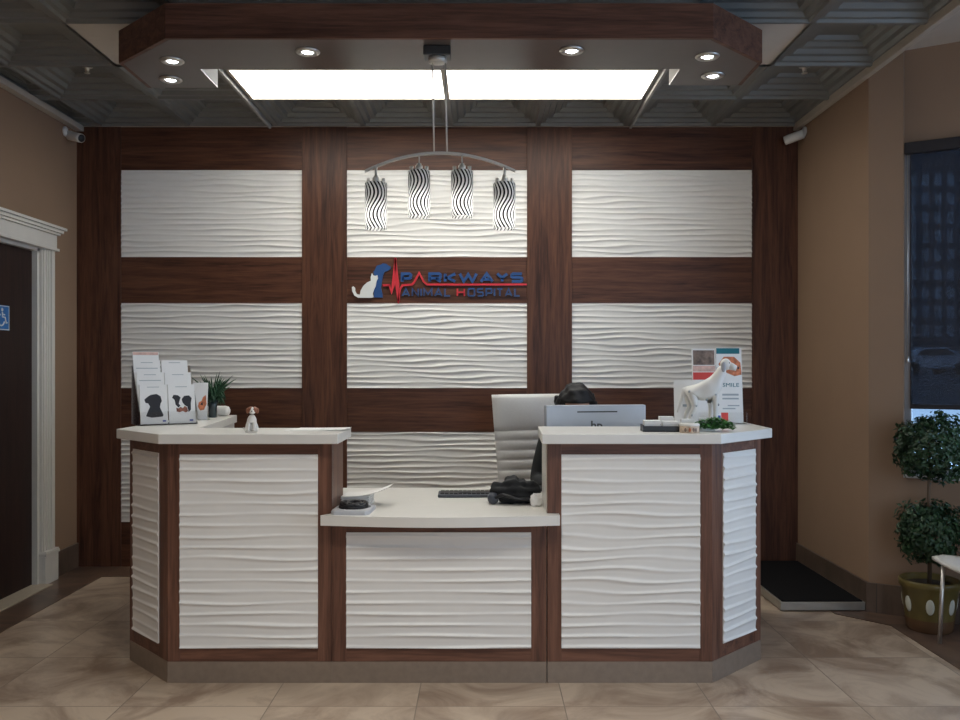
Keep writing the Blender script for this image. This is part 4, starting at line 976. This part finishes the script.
txt = [('printed_line', rect(-0.22, 0.22, 0.93, 0.945), M['inkgrey'], 1)]
G = 'brochures in the clear rack'
for t_ in range(3):
    y0 = -0.052+0.052*t_; zb_ = 0.0075+0.062*t_
    hh = 0.200
    for cidx, x in enumerate((-0.069, 0.069)):
        side = ('left', 'right')[cidx]; tier = ('front', 'middle', 'back')[t_]
        if t_ == 0 and cidx == 0: pp = txt+[('printed_picture', dog1, M['inkblack'], 1), ('printed_mark', rect(0.30, 0.42, 0.05, 0.09), M['inkblue'], 1)]; lb = 'front brochure with a black dog on it, left side of the clear rack'
        elif t_ == 0: pp = txt+[('printed_picture', dog2, M['inkblack'], 1), ('printed_picture', dog3, M['inkblack'], 1), ('printed_picture', pk, M['inkrust'], 1), ('printed_mark', rect(0.26, 0.40, 0.05, 0.09), M['inkblue'], 1)]; lb = 'front brochure with two dark dogs on it, right side of the clear rack'
        else: pp = txt+([('printed_band', rect(-0.4, 0.4, 0.78, 0.80), M['inkgrey'], 1)] if cidx == 0 else []); lb = 'white brochure in the %s tier, %s side of the clear rack' % (tier, side)
        brochure('brochure', BR, x-0.004*t_, y0+0.001, zb_, 0.132, hh, pp, lb, G)
brochure('brochure', BR, -0.066, 0.122, 0.132, 0.13, 0.245, [('printed_band', rect(-0.48, 0.48, 0.93, 0.99), M['inkpink'], 1)], 'pink-topped leaflet standing behind the clear rack at the left', None, cat='leaflet', th=0.004)
# small leaflet stand behind and plant
LS = Vector((-1.57, 4.86, TZ))
ls = thing('leaflet_stand', 'small clear stand holding a leaflet behind the brochure rack', 'leaflet stand', LS, 0.12)
q = MB(); q.box(-0.06, 0.06, -0.03, 0.05, 0, 0.004); q.box(-0.06, 0.06, -0.032, -0.029, 0.0, 0.05); q.xform(Matrix()); q.build('stand_base', M['acrylic'], ls)
MB().box(-0.06, 0.06, 0.0, 0.003, 0.004, 0.225).xform(Matrix.Translation((0, -0.004, 0)) @ Matrix.Rotation(math.radians(-10), 4, 'X')).build('stand_back', M['acrylic'], ls)
brochure('leaflet', LS, 0.0, -0.020, 0.005, 0.105, 0.205, [('printed_picture', [(-0.45, 0.55), (-0.36, 0.74), (-0.25, 0.8), (-0.2, 0.5), (-0.1, 0.40), (-0.25, 0.35), (-0.42, 0.40)], M['inkorange'], 1), ('printed_picture', [(0.02, 0.34), (0.14, 0.24), (0.34, 0.26), (0.46, 0.42), (0.40, 0.66), (0.26, 0.60), (0.20, 0.50), (0.06, 0.46)], M['inkorange'], 1), ('printed_mark', [(0.14, 0.40), (0.28, 0.38), (0.24, 0.48)], M['inkblack'], 2)],
         'leaflet with an orange and white animal face beside the plant', None, th=0.003, cat='leaflet', rz=0.12)
vz = thing('potted_plant', 'small plant with thin dark leaves in a slim dark vase on the left countertop', 'plant', (-1.56, 5.10, TZ))
MB().lathe([(0.022, 0), (0.026, 0.004), (0.024, 0.06), (0.030, 0.10), (0.027, 0.102), (0.022, 0.07)], n=20).build('vase', M['vase'], vz)
q = MB(); rn = random.Random(2)
for k_ in range(46):
    a = rn.uniform(0, 2*PI); ln = rn.uniform(0.10, 0.20); lean = rn.uniform(0.2, 0.95); c_, s_ = math.cos(a), math.sin(a)
    pts_ = []
    for j in range(6): t_ = j/5; pts_.append((c_*ln*lean*t_**1.2, s_*ln*lean*t_**1.2, 0.09+ln*(t_-0.35*lean*t_*t_)))
    q.tube(pts_, [0.003, 0.005, 0.0055, 0.005, 0.0035, 0.0008], 5)
for j, (ex, ez) in enumerate(((0.05, 0.215), (0.085, 0.20), (0.03, 0.20), (-0.02, 0.215))): q.tube([(0, 0, 0.09), (ex*0.5, 0.0, 0.09+ez*0.35), (ex, 0, ez)], [0.004, 0.004, 0.002], 5)
for k_ in range(60):
    a = rn.uniform(0, 2*PI); c_, s_ = math.cos(a), math.sin(a); r_ = rn.uniform(0.02, 0.075); z_ = rn.uniform(0.10, 0.19)
    q.tube([(c_*r_*0.3, s_*r_*0.3, z_), (c_*r_*0.7, s_*r_*0.7, z_+0.012), (c_*r_, s_*r_, z_-0.01), (c_*(r_+0.012), s_*(r_+0.012), z_-0.035)], [0.003, 0.006, 0.006, 0.001], 5)
q.build('foliage', M['leafdark'], vz)
rl = MB().lathe([(0.022, -0.075), (0.029, -0.068), (0.031, -0.03), (0.031, 0.05), (0.026, 0.066), (0.012, 0.074)], n=24).xform(Matrix.Translation((0, 0, 0.0312)) @ Matrix.Rotation(math.radians(90), 4, 'Y'))
o = rl.build('paper_roll', M['ceramic'], loc=(-1.575, 5.24, TZ)); tag(o, 'white rounded roll lying behind the small dark-leaved plant', 'roll')
# dog figurine
fg = thing('dog_figurine', 'small seated white dog figurine with brown head on the left countertop', 'figurine', (-1.035, 3.955, TZ), math.radians(8))
nd2 = {'rump': ((-0.004, 0.012, 0.022), 0.022), 'mid': ((0, 0.004, 0.045), 0.020), 'ch': ((0.002, -0.006, 0.066), 0.0165), 'nk': ((0.003, -0.008, 0.084), 0.012),
       'fl0': ((-0.011, -0.014, 0.05), 0.008), 'fl1': ((-0.012, -0.019, 0.022), 0.0068), 'fl2': ((-0.012, -0.022, 0.005), 0.0072), 'fr0': ((0.013, -0.014, 0.05), 0.008), 'fr1': ((0.013, -0.019, 0.022), 0.0068), 'fr2': ((0.013, -0.022, 0.005), 0.0072),
       'hl': ((-0.022, 0.004, 0.014), 0.013), 'hlf': ((-0.026, -0.016, 0.006), 0.0065), 'hr': ((0.020, 0.006, 0.014), 0.012), 'hrf': ((0.025, -0.013, 0.006), 0.0065), 'ta': ((-0.03, 0.024, 0.012), 0.006), 'tb': ((-0.042, 0.018, 0.018), 0.004)}
vs, fs = skin('d', nd2, [('rump', 'mid'), ('mid', 'ch'), ('ch', 'nk'), ('ch', 'fl0'), ('fl0', 'fl1'), ('fl1', 'fl2'), ('ch', 'fr0'), ('fr0', 'fr1'), ('fr1', 'fr2'), ('rump', 'hl'), ('hl', 'hlf'), ('rump', 'hr'), ('hr', 'hrf'), ('rump', 'ta'), ('ta', 'tb')], 'rump', None, 2)
zmin = min(v[2] for v in vs)
body = MB(); body.add([(v[0], v[1], max(v[2], 0.0005)) for v in vs], fs, True)
body.ball((0.004, -0.012, 0.098), (0.018, 0.018, 0.016), 18, 12); body.ball((0.005, -0.030, 0.093), (0.009, 0.011, 0.008), 14, 10)
body.build('body', M['ceramic'], fg)
q = MB(); q.ball((-0.003, -0.010, 0.1005), (0.0155, 0.0185, 0.0155), 16, 12); q.ball((0.0135, -0.009, 0.1005), (0.0125, 0.0185, 0.0150), 16, 12)
for s_ in (-1, 1): q.ball((0.004+s_*0.021, -0.008, 0.097), (0.0075, 0.009, 0.013), 12, 10)
q.build('brown_patches', M['brown'], fg)
q = MB(); q.ball((0.005, -0.0405, 0.0965), 0.0032, 10, 8); q.build('nose', M['inkblack'], fg)
for s_ in (-1, 1): MB().ball((0.004+s_*0.008, -0.0285, 0.1045), 0.0022, 8, 6).build('eye', M['inkblack'], fg)

# ================================================================== RIGHT COUNTERTOP ITEMS
# brochure holder at the back
RB = Vector((1.245, 4.55, TZ)); sv_rza = rza; rza = 0.0
rh = thing('brochure_holder', 'clear two-pocket brochure holder at the right end of the right countertop', 'brochure holder', RB)
q = MB(); q.box(-0.155, 0.112, -0.04, 0.06, 0, 0.004); q.box(-0.155, 0.112, -0.043, -0.040, 0.004, 0.06); q.box(-0.157, -0.155, -0.043, 0.06, 0, 0.10); q.box(-0.155, 0.112, 0.057, 0.060, 0.004, 0.20)
q.build('holder_body', M['acrylic'], rh)
t2 = Matrix.Rotation(math.radians(-6), 4, 'X')
brochure('brochure', RB, -0.090, 0.0, 0.005, 0.120, 0.385, [('printed_picture', rect(-0.46, 0.46, 0.78, 0.98), M['inkbrown'], 1), ('printed_band', rect(-0.48, 0.48, 0.69, 0.77), M['inkpink'], 1), ('printed_band', rect(-0.48, 0.48, 0.58, 0.68), M['inkred'], 1), ('printed_line', rect(-0.40, 0.40, 0.50, 0.52), M['inkgrey'], 1)],
         'tall brochure with brown photo and red band behind the dog statuette', 'brochures in the clear holder', tl_=t2, th=0.014)
b2 = brochure('brochure', RB, 0.040, -0.004, 0.005, 0.132, 0.390, [('printed_header', rect(-0.49, 0.42, 0.92, 0.995), M['inkteal'], 1), ('printed_picture', [(-0.42, 0.78), (-0.2, 0.88), (0.2, 0.88), (0.45, 0.80), (0.48, 0.64), (0.2, 0.62), (-0.2, 0.68)], M['inkorange'], 1), ('printed_line', rect(-0.30, 0.34, 0.36, 0.385), M['inkgrey'], 1), ('printed_line', rect(-0.30, 0.34, 0.31, 0.33), M['inkgrey'], 1), ('printed_line', rect(-0.1, 0.36, 0.22, 0.235), M['inkgrey'], 1), ('printed_line', rect(-0.30, 0.20, 0.18, 0.195), M['inkgrey'], 1)],
         'tall brochure with teal header and orange picture at the right end', 'brochures in the clear holder', tl_=t2, th=0.014)
q = MB(); vs, fs = text_geo('SMILE', 0.085, 0.020, 0.0008); q.add([(v[0]-0.036, v[1]-0.0008, v[2]+0.186) for v in vs], fs, False); q.xform(t2); q.build('printed_word', M['inkteal'], b2)
# small red and blue card in front
brochure('card', Vector((1.155, 4.33, TZ)), 0.03, 0, 0.0005, 0.062, 0.072, [('printed_picture', rect(-0.1, 0.46, 0.35, 0.95), M['inkred'], 1), ('printed_mark', rect(-0.4, -0.14, 0.4, 0.75), M['inkblue'], 1), ('printed_line', rect(0.0, 0.4, 0.08, 0.22), M['inkblack'], 1)],
         'small red and blue card standing before the teal brochure', None, cat='card', th=0.003, tl_=Matrix.Rotation(math.radians(-8), 4, 'X'))
# white sign panel
brochure('sign_card', Vector((0.975, 4.19, TZ)), 0, 0, 0.0005, 0.115, 0.230, [('printed_line', rect(-0.15, 0.15, 0.45, 0.50), M['inkgrey'], 1)], 'plain white upright card behind the dog statuette tail', None, cat='card', th=0.004, tl_=Matrix.Rotation(math.radians(-5), 4, 'X'))
# dog statuette (white, spotted), standing, looking right
ds = thing('dog_statuette', 'white spotted dog statuette standing with raised head on the right countertop', 'statuette', (1.035, 4.11, TZ), math.radians(-12)); ds.scale = (0.84, 1.0, 1.12)
n3 = {'rump': ((-0.070, 0, 0.172), 0.034), 'mid': ((-0.02, 0, 0.172), 0.033), 'ch': ((0.045, 0, 0.178), 0.039), 'sh': ((0.068, 0, 0.205), 0.032), 'n1': ((0.092, 0, 0.238), 0.023), 'n2': ((0.112, 0, 0.262), 0.020),
      't1': ((-0.108, 0, 0.165), 0.010), 't2': ((-0.125, 0, 0.115), 0.0075), 't3': ((-0.142, 0, 0.07), 0.005)}
e3 = [('rump', 'mid'), ('mid', 'ch'), ('ch', 'sh'), ('sh', 'n1'), ('n1', 'n2'), ('rump', 't1'), ('t1', 't2'), ('t2', 't3')]
for s_, t_, dx in ((-1, 'a', 0.012), (1, 'b', -0.012)):
    n3.update({t_+'f0': ((0.052+dx, s_*0.022, 0.145), 0.018), t_+'f1': ((0.052+dx, s_*0.024, 0.085), 0.012), t_+'f2': ((0.050+dx, s_*0.025, 0.03), 0.009), t_+'f3': ((0.058+dx, s_*0.026, 0.012), 0.011),
               t_+'h0': ((-0.072+dx, s_*0.024, 0.145), 0.025), t_+'h1': ((-0.058+dx, s_*0.026, 0.095), 0.015), t_+'h2': ((-0.088+dx, s_*0.027, 0.055), 0.0095), t_+'h3': ((-0.082+dx, s_*0.027, 0.022), 0.009), t_+'h4': ((-0.070+dx, s_*0.027, 0.011), 0.0105)})
    e3 += [('ch', t_+'f0'), (t_+'f0', t_+'f1'), (t_+'f1', t_+'f2'), (t_+'f2', t_+'f3'), ('rump', t_+'h0'), (t_+'h0', t_+'h1'), (t_+'h1', t_+'h2'), (t_+'h2', t_+'h3'), (t_+'h3', t_+'h4')]
for k_ in n3: n3[k_] = (n3[k_][0], n3[k_][1]*1.22)
for k_, dz_ in (('rump', -0.012), ('mid', -0.016), ('ch', -0.016), ('sh', -0.006)): p_ = n3[k_][0]; n3[k_] = ((p_[0], p_[1], p_[2]+dz_), n3[k_][1]*1.05)
vs, fs = skin('ds', n3, e3, 'rump', None, 2)
body = MB(); body.add([(v[0], v[1], max(v[2], 0.0005)) for v in vs], fs, True)
body.ball((0.118, 0, 0.272), (0.030, 0.024, 0.025), 20, 14); body.tube([(0.128, 0, 0.270), (0.158, 0, 0.262), (0.176, 0, 0.256)], [0.018, 0.014, 0.011], 12)
body.build('body', M['ceramic'], ds)
for s_ in (-1, 1):
    q = MB().ball((0.105, s_*0.026, 0.262), (0.013, 0.005, 0.022), 12, 10); q.build('ear', M['paper2'], ds)
    MB().ball((0.137, s_*0.0175, 0.279), 0.0028, 8, 6).build('eye', M['inkblack'], ds)
MB().ball((0.186, 0, 0.258), (0.005, 0.006, 0.005), 10, 8).build('nose', M['inkblack'], ds)
rn = random.Random(12)
cand = [v for v in vs if 0.05 < v[2] < 0.25 and abs(v[1]) > 0.012 and v[0] < 0.08]
spots = []
while len(spots) < 16:
    v = rn.choice(cand)
    if v[1] > 0 and len(spots) > 10: continue
    if any((Vector(v)-Vector(u_)).length < 0.022 for u_ in spots): continue
    spots.append(v); MB().ball(v, (rn.uniform(0.004, 0.007), 0.006, rn.uniform(0.004, 0.007)), 10, 8).build('spot', M['inkgrey'], ds)
# green garland around the feet
q = leaf_ball((0, 0, 0.0), 1.0, 0, 0.01, 1)
gl = MB(); rn = random.Random(21)
for k_ in range(950):
    u = rn.uniform(-1, 1); v = rn.uniform(-1, 1)
    if u*u+v*v > 1: continue
    hz = 0.055*(1-0.6*u*u)*rn.uniform(0.1, 1.0)+0.008
    c0 = Vector((u*0.095, v*0.042, hz)); a = rn.uniform(0, 2*PI); t_ = Vector((math.cos(a), math.sin(a), rn.uniform(-0.2, 0.7))).normalized(); b_ = t_.cross(Vector((rn.uniform(-.4, .4), rn.uniform(-.4, .4), 1))).normalized(); s_ = rn.uniform(0.008, 0.015)
    pts_ = [c0-t_*s_, c0-b_*s_*0.45, c0+t_*s_, c0+b_*s_*0.45]
    gl.add([(p[0], p[1], max(0.0006, p[2])) for p in pts_], [(0, 1, 2, 3)], True)
o = gl.build('leafy_sprig', M['leaf2'], loc=(1.055, 4.005, TZ)); tag(o, 'bright green leafy sprig lying in front of the dog statuette', 'greenery')
# little white boxes among the feet
for (x, y, w, h, lb) in ((0.940, 4.060, 0.058, 0.055, 'small white box at the back feet of the dog statuette'), (1.030, 4.060, 0.070, 0.060, 'small white box at the front feet of the dog statuette')):
    o = MB().box(-w/2, w/2, -0.012, 0.012, 0, h).build('small_box', M['paper'], bevel=0.001, loc=(x, y-0.03, TZ)); tag(o, lb, 'box')
# black tray with white cards
ct = thing('card_tray', 'black tray at the left of the right countertop items', 'tray', (0.815, 4.02, TZ), math.radians(-3))
q = MB(); q.box(-0.085, 0.085, -0.05, 0.05, 0, 0.006); q.box(-0.085, 0.085, -0.05, -0.045, 0, 0.026); q.box(-0.085, 0.085, 0.045, 0.05, 0, 0.03); q.box(-0.085, -0.08, -0.045, 0.045, 0, 0.03); q.box(0.08, 0.085, -0.045, 0.045, 0, 0.03); q.box(0.0, 0.004, -0.045, 0.045, 0.006, 0.026)
q.build('tray_body', M['black'], ct)
for (x0, x1, h, dy, lb) in ((-0.076, -0.003, 0.050, 0.0, 'stack of white cards in the left half of the black tray'), (0.008, 0.077, 0.046, 0.006, 'stack of white cards in the right half of the black tray')):
    q = MB()
    for k_ in range(9): q.box(x0+0.0006*(k_ % 2), x1-0.0005*(k_ % 3), -0.036+dy+0.0005*(k_ % 2), 0.034, 0.0065+k_*(h-0.0065)/9, 0.0065+(k_+0.93)*(h-0.0065)/9)
    o = q.build('card_stack', M['paper'], loc=(0.815, 4.02, TZ), rz=math.radians(-3)); tag(o, lb, 'cards', 'white cards in the black tray')
o = MB().box(-0.032, 0.032, -0.02, 0.02, 0, 0.062).build('small_box', M['paper'], bevel=0.001, loc=(0.862, 4.125, TZ)); tag(o, 'small white box standing behind the black card tray', 'box')
# printed tin
tn_ = thing('small_tin', 'small round printed tin at the front of the right countertop', 'tin', (0.925, 3.925, TZ))
MB().lathe([(0.042, 0), (0.0435, 0.002), (0.0435, 0.030), (0.042, 0.032)], n=32).build('tin_body', M['tin_can'], tn_)
MB().lathe([(0.0445, 0.031), (0.045, 0.033), (0.045, 0.039), (0.043, 0.041), (0.001, 0.0405)], n=32).build('tin_lid', M['ceramic'], tn_)
for a, mt in ((-1.75, 'inkorange'), (-1.35, 'inkbrown'), (-1.1, 'inkbrown'), (-2.2, 'inkbrown')):
    q = MB().ball((0, 0, 0), (0.0008, 0.006, 0.009), 10, 8).xform(Matrix.Rotation(a, 4, 'Z') @ Matrix.Translation((0.0436, 0, 0.015))); q.build('printed_picture', M[mt], tn_)

# ================================================================== LIGHT
def area(name, loc, rot, sx_, sy_, e, col=(1, 1, 1), portal=False):
    L = bpy.data.lights.new(name, 'AREA'); L.shape = 'RECTANGLE'; L.size = sx_; L.size_y = sy_; L.energy = e; L.color = col
    if portal: L.cycles.is_portal = True
    o_ = bpy.data.objects.new(name, L); COL.objects.link(o_); o_.location = loc; o_.rotation_euler = rot
    return o_
# unseen area lights added under the ceiling to brighten counter front and floor
WARM = (1.0, 0.95, 0.86)
for lx in (-1.3, -0.2, 0.9):
    o = area('added_fill_light', (lx, 2.15, 3.05), (0, 0, 0), 0.6, 0.6, 11.5, WARM); o.data.spread = math.radians(112)
o = area('added_fill_light', (-0.2, -0.6, 3.05), (0, 0, 0), 1.2, 0.6, 10, WARM)
# daylight enters through the side windows (portals guide sampling)
for (y0, y1) in ((1.25, 3.9),):
    area('window_portal', (xs+0.1, (y0+y1)/2, 1.675), (0, math.radians(90), 0), 2.15, y1-y0, 1, portal=True)
area('window_portal', (1.7, YB-0.05, 1.575), (math.radians(90), 0, 0), 1.8, 2.35, 1, portal=True)
w = bpy.data.worlds.new('dusk_sky'); S.world = w; w.use_nodes = True; nt = w.node_tree
bgn = nt.nodes['Background']
tc = N(nt, 'ShaderNodeTexCoord'); sp = N(nt, 'ShaderNodeSeparateXYZ'); r = N(nt, 'ShaderNodeValToRGB')
nt.links.new(tc.outputs['Generated'], sp.inputs[0]); nt.links.new(sp.outputs['Z'], r.inputs['Fac'])
r.color_ramp.elements[0].position = 0.0; r.color_ramp.elements[0].color = (0.66, 0.79, 0.95, 1); r.color_ramp.elements[1].position = 0.6; r.color_ramp.elements[1].color = (0.42, 0.62, 0.95, 1)
nt.links.new(r.outputs['Color'], bgn.inputs['Color']); bgn.inputs['Strength'].default_value = 5.0

# ================================================================== CAMERA
cam = bpy.data.cameras.new('camera'); co = bpy.data.objects.new('camera', cam); COL.objects.link(co)
co.location = (0, 0, EYE); co.rotation_euler = (PI/2, 0, 0)
cam.sensor_width = 36; cam.lens = 36*F/960; cam.shift_x = -(CX-480)/960; cam.shift_y = (CY-360)/960; cam.clip_start = 0.05; cam.clip_end = 400
S.camera = co
S.view_settings.view_transform = 'Standard'; S.view_settings.look = 'None'; S.view_settings.gamma = 1; S.view_settings.use_curve_mapping = False
S.view_settings.exposure = 0.0
S.cycles.max_bounces = 8; S.cycles.transparent_max_bounces = 16; S.cycles.sample_clamp_indirect = 6.0
